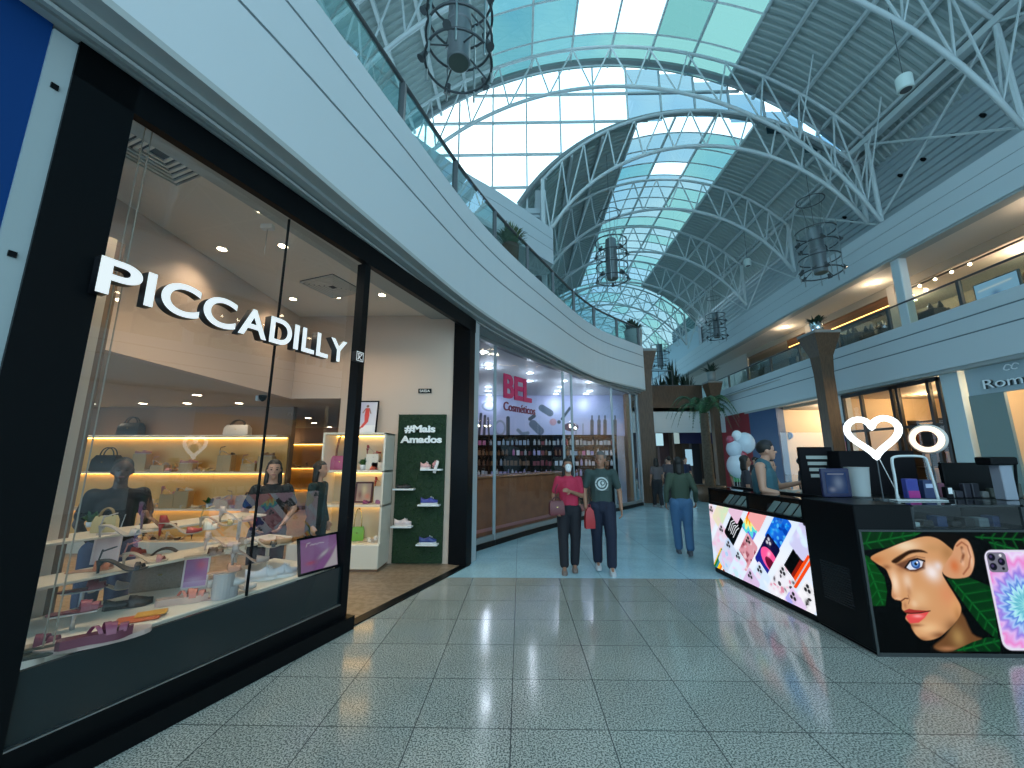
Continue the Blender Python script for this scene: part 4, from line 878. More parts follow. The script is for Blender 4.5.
struct(MB().box(12.3, 17, -9, 34, .0, .01).obj('floor_right_shops', mat('shop_floor_tan', (.3, .25, .2), .3)))
# black framed front of the brown shop
bf = MB()
for y in (11.65, 11.95, 12.95, 13.15, 14.35, 15.15): bf.box(12.22, 12.32, y, y + .09, 0, 3.95)
bf.box(12.22, 12.32, 11.65, 15.24, 3.85, 3.98); bf.box(12.23, 12.3, 11.65, 15.24, 2.55, 2.63); bf.box(12.22, 12.32, 11.65, 12.04, 0, .15)
struct(bf.obj('trim_brown_shop_frame', dark)); struct(MB().quad((12.27, 11.7, 0), (12.27, 15.2, 0), (12.27, 15.2, 3.9), (12.27, 11.7, 3.9)).obj('window_8', glass('brown_shop_glass', (.92, .9, .84), .05)))
hr = thing('garment_rack', 'dark wall rack with hanging clothes and shelves inside the black-framed shop', 'rack', (14.6, 13.4, 0))
for z in (.6, 1.3, 2.0, 2.9): MB().box(-.2, .2, -1.5, 1.7, z, z + .04).obj('shelf', dark, hr)
for y in (-1.5, -.4, .7, 1.66): MB().box(-.2, .2, y, y + .04, 0, 3.0).obj('upright', dark, hr)
for i in range(26):
    y = -1.4 + i * .115; c = rc.choice([('black', (.02, .02, .02)), ('brown', (.15, .07, .03)), ('tan', (.4, .25, .12)), ('rust', (.3, .08, .03))])
    z = rc.choice([2.05, 1.35])
    o = MB().bbox(-.15, .15, -.03, .03, 0, .5, .015).obj('folded_garment', mat('garment_' + c[0], c[1], .8), loc=(14.6, 13.4 + y, z)); tag(o, '%s garment on the dark rack in the black-framed shop' % c[0], 'garment', 'garments, %s' % c[0])
for i, (px, py) in enumerate([(912, 381), (858, 400), (935, 376)]):
    p = atz(px, py, 3.89); downlight(max(12.8, p.x), p.y, 3.89, 'warm lamp in the ceiling of the black-framed shop, ' + ['middle', 'far end', 'near end'][i], 'brown shop lamps', 90, (1, .72, .42), .1, point=True)
downlight(14.5, 12.6, 3.89, 'warm lamp deep in the black-framed shop over the rack', 'brown shop lamps', 110, (1, .72, .42), .1, point=True); downlight(14.5, 14.4, 3.89, 'warm lamp deep in the black-framed shop at its far side', 'brown shop lamps', 110, (1, .72, .42), .1, point=True)
# the shop with the pale sign board
sb = thing('shop_sign_board', 'pale blue-grey board with raised Romm lettering over the shop at the frame edge', 'sign', (12.3, 11.0, 3.28), -pi / 2)
MB().bbox(0, 4.8, -.02, .06, 0, .75, .008).obj('board', mat('board_bluegrey', (.38, .48, .52), .45), sb)
chl = mat('letter_chrome', (.85, .9, .92), .3); text('lettering', 'Romm', .34, .06, chl, sb, (.44, -.06, .13), 0, 1, .002, side=dkmetal, width=1.2)
for k in (0, 1): MB().tube([(1.02 + .16 * k + .07 * cos(a) * (1 + .3 * sin(2 * a)), -.07, .58 + .07 * sin(a)) for a in [.3 + 5.2 * i / 14 for i in range(15)]], .014, 6).obj('emblem', chl, sb, True)
struct(MB().box(12.26, 12.34, 10.2, 11.0, 0, 3.28).obj('wall_right_grey_panel', mat('green_grey_panel', (.2, .26, .25), .5)))
struct(MB().box(12.25, 12.4, 6.2, 11.0, 4.03, 4.1).obj('trim_right_sign_top', cornice))
for i, (x, y) in enumerate(((13, 9.9), (13.6, 8.5), (14.8, 9.6))): downlight(x, y, 3.89, 'warm lamp behind the pale sign board, ' + ['nearest the front', 'nearest the camera', 'deepest'][i], 'lamps of the shop at the frame edge', 80, (1, .74, .46), .1, point=True)
wc = thing('wall_cabinet', 'tan wall cabinet with dark recess inside the shop at the frame edge', 'cabinet', (14.8, 10.2, 0)); MB().bbox(0, .6, -1.5, 1.0, 0, 3.2, .02).obj('body', mat('tan_laminate', (.45, .33, .2), .5), wc); MB().box(-.01, .0, -.6, .2, 1.2, 2.2).obj('recess', dark, wc)
# beige shop beyond the pillar, its logo panel
struct(MB().quad((12.28, 16.1, .0), (12.28, 19.2, .0), (12.28, 19.2, 3.95), (12.28, 16.1, 3.95)).obj('window_9', shopglass))
struct(MB().box(12.24, 12.3, 16.08, 16.14, 0, 4.0).obj('trim_thin_post', dark))
lg = thing('oval_sign', 'small blue oval logo sign inside the lit shop beyond the wooden pillar', 'sign', (12.7, atx(786, 436, 12.7).y, atx(786, 436, 12.7).z), -pi / 2)
MB().prism([(.45 * cos(a), .19 * sin(a)) for a in [2 * pi * k / 24 for k in range(24)]], 0, .05, 'y').obj('plate', mat('logo_blue', (.03, .1, .35), .4), lg); MB().prism([(.38 * cos(a), .13 * sin(a)) for a in [2 * pi * k / 24 for k in range(24)]], -.01, 0, 'y').obj('face', mat('logo_pale', (.4, .5, .65), .4), lg)
text('lettering', 'CAW', .22, .02, mat('logo_blue', (.03, .1, .35), .4), lg, (0, -.02, -.08), 0, center=True, width=.5)
for i, (x, y) in enumerate(((13.6, 17.2), (15, 18.2))): downlight(x, y, 3.89, 'warm lamp in the lit shop beyond the wooden pillar, ' + ['front', 'rear'][i], 'lamps beyond the pillar', 220, (1, .85, .65), .1, point=True)
gs = thing('goods_shelf', 'lit glass goods shelf inside the shop beyond the wooden pillar', 'shelf', (15.2, 17.6, 0))
for k in range(5): MB().box(-.2, .2, -.7, .75, .6 + k * .4, .63 + k * .4).obj('shelf', mat('pale_shelf', (.7, .6, .45), .4), gs)
MB().box(.2, .24, -.7, .75, 0, 2.8).obj('back_panel', mat('pale_shelf', (.7, .6, .45), .4), gs)
po = thing('wall_poster', 'dark blue and red poster on the white pier beside the wooden pillar', 'poster', (12.2, 15.6, 1.75), -pi / 2)
pt = Paint(-.3, .3, 0, 1.15, 24, 46, (.03, .05, .2)); pt.rect(-.3, .3, 0, .5, (.4, .03, .06)); pt.blob((0, .35), (.2, .15), (.6, .2, .25), .8); pt.blob((0, .85), (.15, .12), (.3, .3, .5), .8); pt.obj('picture', ink, po); MB().box(-.32, .32, .005, .03, -.02, 1.17).obj('backing', black, po)

# ================================================================ right side, upper storey
struct(MB().prism([(13.9, -9), (14.0, -9), (15.2, 30), (15.1, 30)], 5.2, 8.0, 'z').obj('wall_upper_placeholder', white)) if False else None
struct(MB().box(13.95, 14.05, 14.2, 14.5, 5.2, 8).box(13.95, 14.05, 18.6, 18.9, 5.2, 8).box(13.95, 14.05, 8.0, 8.3, 5.2, 8).box(13.95, 14.05, -9, 3, 5.2, 8).box(13.95, 14.05, 24, 34, 5.2, 8).obj('wall_upper_front', mat('upper_wall', (.55, .5, .44), .6)))
struct(MB().box(13.97, 14.03, 3, 24, 7.7, 8.0).box(13.97, 14.03, 3, 24, 5.2, 5.3).obj('trim_upper_shopfronts', mat('tan_header', (.4, .34, .27), .5)))
struct(MB().quad((14, 3, 5.3), (14, 24, 5.3), (14, 24, 7.55), (14, 3, 7.55)).obj('window_10', glass('upper_glass', (.8, .82, .78), .05)))
struct(MB().box(17.4, 17.5, -9, 34, 5.2, 8.2).obj('wall_upper_back', mat('upper_back_tan', (.5, .42, .32), .6)))
struct(MB().box(12.05, 20, -9, 34, 5.2, 5.24).obj('floor_right_gallery', mat('gallery_floor', (.4, .38, .34), .3)))
for i, y in enumerate((12.05, 5.5)): struct(MB().bbox(12.15, 12.42, y, y + .3, 5.24, 7.99, .02).obj('wall_gallery_column_%d' % (i + 1), mat('column_paint', (.55, .62, .64), .5)))
tv = thing('wall_screen', 'lit pale blue screen standing on the upper gallery beside the shop window', 'screen', (13.85, 10.9, 6.15), -pi / 2)
q1, q2 = atx(978, 305, 13.85), atx(1016, 282, 13.85); tv.location = (13.85, q1.y, 6.05)
MB().bbox(-.04, 1.1, 0, .06, -.03, .75, .01).obj('casing', dkmetal, tv); st_ = Paint(0, 1.06, .01, .72, 40, 28, (.35, .6, .85)); st_.blob((.5, .3), .12, (.1, .2, .4), .8); st_.line([(.1, .5), (.9, .55)], .05, (.8, .85, .9)); st_.obj('picture', paintmat('screen_ink', 1.), tv, loc=(0, -.004, 0)); MB().box(.45, .6, 0, .06, -.82, -.03).obj('stand', dkmetal, tv)
track = thing('ceiling_track', 'long lighting track under the ceiling of the upper gallery shop', 'light fitting', (14.6, 9, 7.9)); MB().box(-.03, .03, -2.5, 8, -.06, -.01).obj('rail', dkmetal, track)
for i in range(12): MB().ball((0, -1.8 + i * .55 + (1.2 if i > 6 else 0), -.1), .045, 8, 6).obj('lamp', warm_e, track, True)
for i, (x, y, e_) in enumerate(((15.4, 8, 600), (15.6, 11.5, 600), (15.4, 15.5, 700), (15.4, 20, 700), (15.4, 4, 400), (13.1, 9, 160), (13.1, 14, 160), (13.1, 19, 160))):  # last three, over the corridor, are added to brighten the gallery ceiling
    downlight(x, y, 7.99, 'warm ceiling lamp of the upper storey (corridor ones added), ' + ordn[i] + ' along the row', 'upper storey lamps', e_ * .22, (1, .78, .52), .12, point=True)
for i in range(10): downlight(14.4 + .6 * (i % 4), 14.2 + i * .5, 7.99, 'small warm lamp in the busy upper shop ceiling, %s from the near end' % ordn[i], 'small lamps of the busy upper shop', 0, (1, .8, .5), .06, spot=False)
rk = random.Random(21)
for i in range(16):
    y = 9 + i * .85; h = rk.uniform(1.2, 2.1); c = rk.choice([('brown', (.25, .12, .05)), ('teal', (.05, .14, .15)), ('tan', (.45, .33, .2)), ('dark', (.04, .04, .05)), ('cream', (.6, .52, .4))])
    u = thing('display_table', '%s goods display in the upper storey shops, %s from the near end' % (c[0], ordn[i]), 'display stand', (14.9 + rk.uniform(0, .8), y, 5.24), 0, 'goods displays upstairs')
    MB().bbox(-.25, .25, -.3, .3, 0, h, .02).obj('body', mat('display_' + c[0], c[1], .5), u)
    for k in range(3): MB().lathe([(.06, 0), (.09, .08), (.05, .2), (.03, .28)], (rk.uniform(-.15, .15), -.2 + .2 * k, h + .001), 8).obj('item', mat('display_' + rk.choice(['brown', 'tan', 'dark', 'cream', 'teal']), c[1], .5), u, True)
ub = thing('wall_panelling', 'brown wooden ceiling bulkhead with a row of lights above the upper shop', 'bulkhead', (14.2, 17, 7.4)); MB().box(-.1, .5, -2.6, 3.5, -.1, .5).obj('panel', mat('brown_bulkhead', (.3, .13, .06), .5), ub); MB().box(-.12, -.1, -2.5, 3.4, -.06, -.045).obj('light_strip', strip_e, ub)

# ================================================================ far end: bridge, walls, dark shops
struct(MB().box(4.6, 13.4, 24, 24.2, 3.15, 4.62).box(4.6, 13.4, 24, 30, 4.4, 4.62).obj('wall_bridge_soffit', mat('bridge_white', (.65, .66, .64), .6)))
br = MB().box(4.9, 11.0, 23.9, 24.05, 4.62, 5.95); struct(br.obj('wall_bridge_parapet', wood_b)); struct(MB().box(4.9, 11, 23.86, 24.1, 5.95, 6.0).obj('trim_bridge_cap', dkmetal))
rail = thing('bridge_railing', 'dark railing frame standing on the far wooden bridge left of the plants', 'railing', (8.3, 24, 6.0)); MB().tube([(-1, 0, 0), (-1, 0, .9), (1.0, 0, .9), (1.0, 0, 0)], .04, 6).obj('rail', dkmetal, rail)
for i in range(4): MB().rod((-.6 + i * .4, 0, 0), (-.6 + i * .4, 0, .9), .02, 5).obj('baluster', dkmetal, rail)
sh = mat('far_shop_dark', (.02, .02, .025), .5)
struct(MB().box(3.9, 20, 33.9, 34, 0, 5.2).obj('wall_far_end', mat('far_wall', (.1, .08, .07), .6))); struct(MB().box(4.6, 14, 24.2, 34, 4.3, 4.4).obj('ceiling_far', mat('far_ceiling', (.4, .36, .3), .7)))
for i, (px0, px1, py0, py1, c, e_, n_) in enumerate(((656, 663, 433, 446, (.5, .8, .9), 1.2, 'light box sign in pale blue'), (674, 679, 430, 444, (.5, .7, .7), .8, 'narrow pale light box'), (686, 692, 449, 466, (.35, .6, .75), 1.2, 'blue lit display'))):
    a, b = aty(px0, py1, 26), aty(px1, py0, 26); o = thing('light_box', n_ + ' at the far end of the hall under the bridge', 'sign', (a.x, 26, a.z)); MB().bbox(0, b.x - a.x, 0, .12, 0, b.z - a.z, .01).obj('casing', sh, o); MB().box(.02, b.x - a.x - .02, -.004, -.001, .02, b.z - a.z - .02).obj('face', emis('lb_%d' % i, c, e_), o)
for i, (px0, px1, m_) in enumerate(((646, 654, wood_b), (663, 673, mat('dark_red_pier', (.05, .015, .015), .5)), (679, 686, wood_b), (696, 704, sh))):
    a, b = aty(px0, 500, 27), aty(px1, 500, 27); struct(MB().box(a.x, b.x, 27, 27.4, 0, 4.4).obj('wall_far_pier_%d' % (i + 1), m_))
a = aty(690, 436, 26.5); struct(MB().box(a.x - 1.0, a.x + 1.6, 26.6, 26.7, 2.6, 3.6).obj('wall_far_header', mat('purple_dark', (.05, .05, .15), .5)))
for i in range(5): downlight(6 + i * 1.4, 29, 4.29, 'warm lamp under the far bridge ceiling, %s from the left' % ordn[i], 'far ceiling lamps', 150, (1, .8, .6), .12)

# flared timber columns with planters
def column(name, label, x, y, w, tw, ztop, zf, cat='column', m=wood_b):
    t = thing(name, label, cat, (x, y, 0)); R = []
    for z, k in ((0, w), (zf - .9, w), (zf - .25, w * 1.15), (ztop - .12, tw), (ztop - .1, tw)): R.append([(-k / 2, -k / 2, z), (k / 2, -k / 2, z), (k / 2, k / 2, z), (-k / 2, k / 2, z)])
    MB().rings(R).obj('shaft', m, t); MB().bbox(-tw / 2 - .02, tw / 2 + .02, -tw / 2 - .02, tw / 2 + .02, ztop - .1, ztop, .01).obj('cap', mat('cap_grey', (.25, .25, .24), .5), t)
    return t
column('timber_column', 'tall flared timber column with grey cap standing in front of the right gallery', 11.0, 14.3, .42, .9, 6.15, 5.5)
column('timber_column', 'flared timber column at the far end of the left gallery', 4.85, 15.6, .55, .95, 5.85, 5.3)
column('timber_column', 'small distant flared timber column beside the wooden bridge', 11.2, 23.0, .38, .8, 6.0, 5.2, m=wood_b)
drk = noisy('dark_foliage', (.008, .02, .012), (.02, .045, .02), 15, .6)
plant('potted_plant', 'dark bushy plant in a steel pot on top of the tall timber column', (11.0, 14.3, 6.151), .75, .8, 50, drk, potm=chrome, pr_=.22, ph=.4, blade=.05, group='plants on the galleries')
plant('potted_plant', 'dark plant in a grey pot on the cap at the far left column', (4.6, 15.55, 5.851), 1.5, 1.1, 50, drk, potm=mat('pot_grey', (.3, .33, .32), .5), pr_=.36, ph=.85, blade=.04, group='plants on the galleries')
plant('potted_plant', 'spiky plant on the small distant timber column', (11.2, 23.0, 6.001), 1.3, 1.4, 30, drk, potm=mat('pot_grey', (.3, .33, .32), .5), pr_=.25, ph=.6, blade=.05, group='plants on the galleries')
q = aty(521, 238, 7.5); plant('potted_plant', 'bushy green plant in a brown pot behind the left gallery balustrade', (-.2, 8.2, 5.55), 1.4, .8, 200, noisy('grey_green_leaf', (.06, .1, .04), (.12, .17, .08), 20, .5), potm=terracotta, pr_=.2, ph=.75, blade=.018, group='plants on the galleries')
for i, x in enumerate((9.0, 9.8, 10.6)): plant('potted_plant', 'large dark shrub on the far wooden bridge, %s from the left' % ordn[i], (x, 25.2, 4.63), [2.5, 3.7, 2.8][i], 1.6, 75, drk, pot=True, potm=terracotta, ph=.6, pr_=.3, blade=.055, group='shrubs on the far bridge')
# palm
pm_ = thing('palm_tree', 'palm tree with a thick trunk and arching fronds in the middle of the hall', 'palm tree', (7.35, 16, 0))
mb = MB(); R = []
for k in range(26): z = 3.4 * k / 25; r = .19 - .04 * k / 25 + .012 * (k % 2); R.append([(r * cos(2 * pi * j / 12), r * sin(2 * pi * j / 12), z) for j in range(12)])
mb.rings(R).obj('trunk', noisy('palm_trunk', (.05, .035, .02), (.09, .065, .04), 14, .8), pm_, True); MB().lathe([(.45, 0), (.55, .6), (.5, .6), (.48, .5)], n=20).obj('planter', wood_b, pm_, True)
rf = random.Random(4)
for k in range(15):
    a = 2 * pi * k / 15 + rf.uniform(-.2, .2); up = rf.uniform(.3, 1.); ln = rf.uniform(1.15, 1.5); P = []
    for i in range(13): u = i / 12; P.append(Vector((cos(a) * ln * u, sin(a) * ln * u, 3.35 + (.3 + up * .7) * sin(u * 2.6) - .85 * u ** 3 * (1.2 - up * .6))))
    mb = MB(); mb.tube(P, [.022 * (1 - .8 * i / 12) for i in range(13)], 5); sd = Vector((-sin(a), cos(a), 0))
    for i in range(1, 13):
        for q_ in (0, .5):
            p = P[i - 1].lerp(P[i], q_); tn = (P[i] - P[i - 1]).normalized(); l = .30 * sin(pi * min(.95, (i + q_) / 14 + .1))
            for s_ in (-1, 1): tip = p + sd * s_ * l * .7 + tn * l * .6 + Vector((0, 0, -l * .3)); mb.add([p - tn * .036, p + tn * .036, tip], [(0, 1, 2)])
    mb.obj('frond', noisy('palm_leaf', (.02, .075, .03), (.05, .13, .05), 8, .45), pm_)

# hanging lamp clusters
def cluster(label, x, y, zb, k=1.):
    t = thing('hanging_light_cluster', label, 'chandelier', (x, y, zb), rf.uniform(0, 1), 'hanging ring light clusters'); t.scale = (k, k, k)
    MB().lathe([(.19, .1), (.21, .12), (.21, .9), (.23, .92), (.23, 1.0), (.21, 1.02), (.21, 1.75), (.17, 1.8)], n=20).obj('core', clus_m, t, 2)
    MB().lathe([(.001, .099), (.18, .099)], n=20, cap=False).obj('core_base', mat('olive_disc', (.1, .12, .1), .5), t)
    for z in (.1, .62, 1.14, 1.66): MB().tube([(.6 * cos(a), .6 * sin(a), z) for a in [2 * pi * j / 32 for j in range(32)]], .024, 6, loop=True).obj('ring', dkmetal, t, True)
    for j in range(4):
        a = 2 * pi * j / 4 + .3
        for z in (.1, 1.14): MB().rod((.2 * cos(a), .2 * sin(a), z + .25), (.6 * cos(a), .6 * sin(a), z), .016, 6).obj('spoke', dkmetal, t)
    for j in range(7):
        a = 2 * pi * j / 7; MB().rod((.6 * cos(a), .6 * sin(a), -.15), (.6 * cos(a), .6 * sin(a), 1.9), .02, 6).obj('rod', steel, t)
    for j in range(10):
        a = 2 * pi * j / 5 + .5; z = .16 + .52 * (j // 5) * 2 - .0; c = Vector((.62 * cos(a), .62 * sin(a), z)); d = Vector((cos(a) * .5, sin(a) * .5, -.85)).normalized()
        MB().tube([c - d * .08, c + d * .02, c + d * .09], [.045, .055, .075], 10).obj('spotlight', dkmetal, t, 2)
    MB().tube([(.42 * cos(a), .42 * sin(a), 2.9) for a in [2 * pi * j / 24 for j in range(24)]], .018, 6, loop=True).obj('upper_ring', dkmetal, t, True)
    for j in range(4): a = pi * j / 2; MB().rod((.42 * cos(a), .42 * sin(a), 2.9), (.2 * cos(a), .2 * sin(a), 1.75), .006, 4).obj('cable', dkmetal, t)
    top = 5
    MB().rod((0, 0, 1.8), (0, 0, (14.5 - zb) / k), .01, 4).obj('cable', dkmetal, t)
    return t
cluster('dark hanging cluster of rings and spotlights closest to the viewer, cut by the top edge', -1.08, 5.95, 8.5)
cluster('hanging ring light cluster over the end of the left gallery', 3.62, 14.5, 8.35)
cluster('hanging ring light cluster in front of the right upper fascia', 10.5, 13.1, 7.85)
cluster('distant hanging ring light cluster over the far right gallery', 11.25, 22, 8.3, .85)
cluster('smallest and farthest hanging ring light cluster above the bridge', 10.1, 28, 7.95)
def hang_speaker(label, px, py, Y, k):
    p = aty(px, py, Y); t = thing('hanging_speaker', label, 'hanging speaker', p[:], 0, 'white cylindrical hanging speakers'); t.scale = (k, k, k)
    MB().lathe([(.15, 0), (.17, .02), (.17, .38), (.13, .42), (.03, .43)], n=18).obj('speaker_body', mat('speaker_white', (.6, .68, .64), .5), t, 2); MB().lathe([(.001, -.002), (.12, -.002)], n=18, cap=False).obj('opening', dkmetal, t); MB().rod((0, 0, .43), (0, 0, 2.6), .012, 4).obj('cable', dkmetal, t)  # white cylinder is a hanging speaker, it gives no light
hang_speaker('white cylindrical hanging speaker near the top right of the roof', 906, 90, 8.4, .95); hang_speaker('smaller white cylindrical hanging speaker over the middle of the far vault', 748, 266, 18, .85)
for i, (px, py) in enumerate(((985, 116), (955, 136), (925, 160), (902, 176), (846, 218), (853, 222))):
    p = atx(px, py, 12.72); o = MB().lathe([(.05, 0), (.06, .06), (.03, .14)], n=12).obj('wall_spotlight', black, None, True, loc=p[:]); o.rotation_euler = (0, -1.2, 0); tag(o, 'small black spotlight on the corrugated wall, %s from the near end' % ordn[i], 'spotlight', 'spotlights on the corrugated wall')
# balloons
bl = [((738, 466), .34, (.62, .66, .7), 'white balloon low on the left of the bunch'), ((745, 443), .3, (.6, .65, .7), 'large white balloon on the right of the bunch'), ((734, 449), .24, (.55, .6, .66), 'pale balloon in the middle of the bunch'), ((737, 436), .16, (.7, .74, .75), 'small white balloon on top of the bunch'), ((742, 455), .15, (.35, .05, .08), 'small red balloon in the bunch'), ((730, 440), .12, (.3, .4, .5), 'small grey blue balloon at the upper left of the bunch'), ((741, 466), .13, (.4, .06, .09), 'red balloon at the bottom of the bunch')]
for (px, py), r, c, l_ in bl:
    p = aty(px, py, 11.5); t = thing('balloon', l_, 'balloon', p[:], 0, 'balloons behind the kiosk'); MB().ball((0, 0, 0), (r * .85, r * .85, r), 18, 12).obj('skin', mat('balloon_%d' % (c[0] * 100 + c[2] * 10), c, .25), t, True); MB().lathe([(.012, -r - .03), (.004, -r + .01)], n=8).obj('knot', mat('balloon_%d' % (c[0] * 100 + c[2] * 10), c, .25), t); MB().rod((0, 0, -r - .03), (0, 0, -p.z + .02), .004, 4).obj('string', white, t)
# ================================================================ phone accessory kiosk
KA = Vector((2.8, 6.22, 0)); KB = Vector((2.93, 4.38, 0)); KL = (KB - KA).length; KR = atan2(KB.y - KA.y, KB.x - KA.x)   # long side runs from far to near
casegl = glass('counter_glass', (.75, .8, .8), .07)
kc = thing('kiosk_counter', 'long black kiosk counter with a lit front panel of patterned phone cases', 'counter', KA[:], KR)
MB().bbox(0, KL, .02, .42, .0, .955, .008).obj('body', black, kc); MB().box(0, KL + .0, .05, .4, 0, .03).obj('plinth', blackm, kc)
# picture of phone cases laid out slantwise
P = Paint(0, 1.86, .07, .945, 330, 156, (.82, .88, .95)); P.blob((.9, .5), (1., .25), (.95, .93, .97), .7); P.blob((.3, .2), (.3, .2), (.7, .82, .95), .7)
ca = radians(50); e2 = Vector((cos(ca), sin(ca))); e1 = Vector((sin(ca), -cos(ca)))
def cpt(c, a, b): return (c[0] + e1.x * a + e2.x * b, c[1] + e1.y * a + e2.y * b)
def rrect(c, w, h, r=.03):
    out = []
    for sx, sy, a0 in ((1, 1, 0), (-1, 1, pi / 2), (-1, -1, pi), (1, -1, 1.5 * pi)):
        for k in range(4): a = a0 + pi / 6 * k; out.append(cpt(c, sx * (w / 2 - r) + r * cos(a), sy * (h / 2 - r) + r * sin(a)))
    return out
def card(c, base, deco=None, lens=(.1, .1, .12), w=.24, h=.46):
    P.poly(rrect(c, w, h), base); msk = np.clip(P.sdf(rrect(c, w, h)) / P.px + .5, 0, 1); bak = P.c.copy()
    if deco: deco(c)
    P.c = bak * (1 - msk[..., None]) + P.c * msk[..., None]
    P.poly(rrect(cpt(c, -.05, .15), .1, .11, .02), tuple(min(1, b * .8 + .1) for b in base)); 
    for a, b in ((-.07, .175), (-.07, .125), (-.03, .15)): P.blob(cpt(c, a, b), .02, lens, 1, 1)
def blobs(cols, n, s, seed):
    rb = random.Random(seed)
    def f(c):
        for i in range(n): P.blob(cpt(c, rb.uniform(-.12, .12), rb.uniform(-.23, .23)), (s * rb.uniform(.4, 1.2), s * rb.uniform(.4, 1.2)), rb.choice(cols), .85, rb.random() < .4, rb.uniform(0, 3))
    return f
def tie(c):
    dx, dz = P.X - c[0] + .08, P.Z - c[1] - .1; r = np.hypot(dx, dz); a = np.arctan2(dz, dx); h = (r * 7 + .12 * np.sin(a * 9)) % 1
    cols = np.array([(.9, .12, .1), (.95, .6, .1), (.9, .9, .5), (.3, .8, .8), (.3, .4, .85), (.9, .4, .75)]); idx = (np.clip(r / .4, 0, .99) * 6 + .5 * np.sin(a * 14)).astype(int).clip(0, 5); P.c = cols[idx]
def stripes(c):
    P.poly([cpt(c, .0, -.25), cpt(c, .05, -.25), cpt(c, .05, .1), cpt(c, 0, .1)], (.5, .1, .05)); P.poly([cpt(c, .04, -.25), cpt(c, .12, -.25), cpt(c, .12, .25), cpt(c, .04, .25)], (.95, .25, .04)); P.line([cpt(c, .08, -.25), cpt(c, .08, .25)], .014, (.7, .75, .8)); P.line([cpt(c, .02, .12), cpt(c, .02, .2)], .014, (.9, .9, .9))
def petals(c):
    P.poly([cpt(c, -.12, -.24), cpt(c, .12, -.24), cpt(c, .12, -.04), cpt(c, -.12, -.02)], (.09, .12, .5)); P.blob(cpt(c, .06, -.02), (.11, .16), (.95, .3, .55), 1, 1, ca); P.blob(cpt(c, .1, -.05), (.06, .1), (.35, .03, .15), 1, 1, ca); P.blob(cpt(c, .02, .03), (.05, .03), (1, .7, .8), .9, 0, ca)
def scribble(c):
    for k in range(5): P.line([cpt(c, -.06 + .03 * k, -.12 + .02 * (k % 2)), cpt(c, -.08 + .035 * k, .02), cpt(c, -.04 + .03 * k, .1 - .02 * (k % 3))], .012, (.85, .87, .9))
def rainbow(c):
    for k, cl in enumerate([(.1, .4, .15), (.15, .5, .6), (.95, .75, .1), (.95, .45, .05), (.9, .85, .8), (.5, .2, .1)]): P.poly([cpt(c, -.1 + .035 * k, -.25), cpt(c, -.065 + .035 * k, -.25), cpt(c, -.065 + .035 * k, .25), cpt(c, -.1 + .035 * k, .25)], cl)
card((.0, .72), (.9, .8, .85), blobs([(.9, .05, .08), (.95, .85, .88)], 8, .07, 1)); card((.30, .86), (.85, .82, .7), blobs([(.9, .75, .75), (.75, .85, .7)], 8, .07, 2)); card((.22, .48), (.85, .78, .86), blobs([(.9, .7, .8), (.8, .85, .95)], 12, .05, 3))
card((.58, .70), (.02, .02, .025), scribble, (.5, .5, .5)); card((1.0, .84), (.9, .6, .7), tie); card((.81, .44), (.8, .55, .6), blobs([(.45, .15, .2), (.9, .75, .78), (.8, .5, .55), (.6, .3, .35)], 40, .03, 4), (.1, .1, .1))
card((1.43, .80), (.08, .35, .8), blobs([(.05, .5, .9), (.3, .7, .95), (.03, .2, .6)], 40, .03, 5), (.05, .3, .7)); card((1.2, .50), (.06, .05, .2), petals, (.7, .7, .75)); card((1.66, .49), (.015, .015, .02), stripes, (.7, .75, .8))
card((1.38, .22), (.88, .88, .92), blobs([(.8, .45, .55), (.9, .7, .78), (.95, .95, .97), (.15, .12, .15)], 30, .028, 6)); card((1.72, .14), (.9, .9, .92), blobs([(.02, .02, .02), (.95, .95, .97)], 34, .03, 7)); card((.98, .14), (.78, .86, .95), blobs([(.85, .9, 1.), (.9, .8, .9)], 10, .05, 8)); card((.56, .2), (.8, .88, .95), blobs([(.9, .75, .9), (.7, .85, .9)], 12, .05, 9)); card((.17, .13), (.9, .7, .3), rainbow, (.05, .3, .15)); card((1.82, .80), (.75, .75, .9), blobs([(.85, .8, .95), (.8, .9, 1)], 10, .05, 10)); card((1.14, .97), (.9, .6, .6)); card((.36, .3), (.75, .8, .9), blobs([(.85, .7, .85), (.6, .75, .9)], 12, .05, 12)); card((.78, .02), (.8, .7, .85)); card((1.5, .0), (.85, .75, .9), blobs([(.6, .6, .9)], 8, .05, 13)); card((.72, 1.0), (.85, .7, .8))
scr = paintmat('bright_screen', 1.6)
P.c = np.clip(P.c, 0, 1) ** 2.0
P.obj('lit_panel', scr, kc, f=lambda x, z: (x, .012, z))
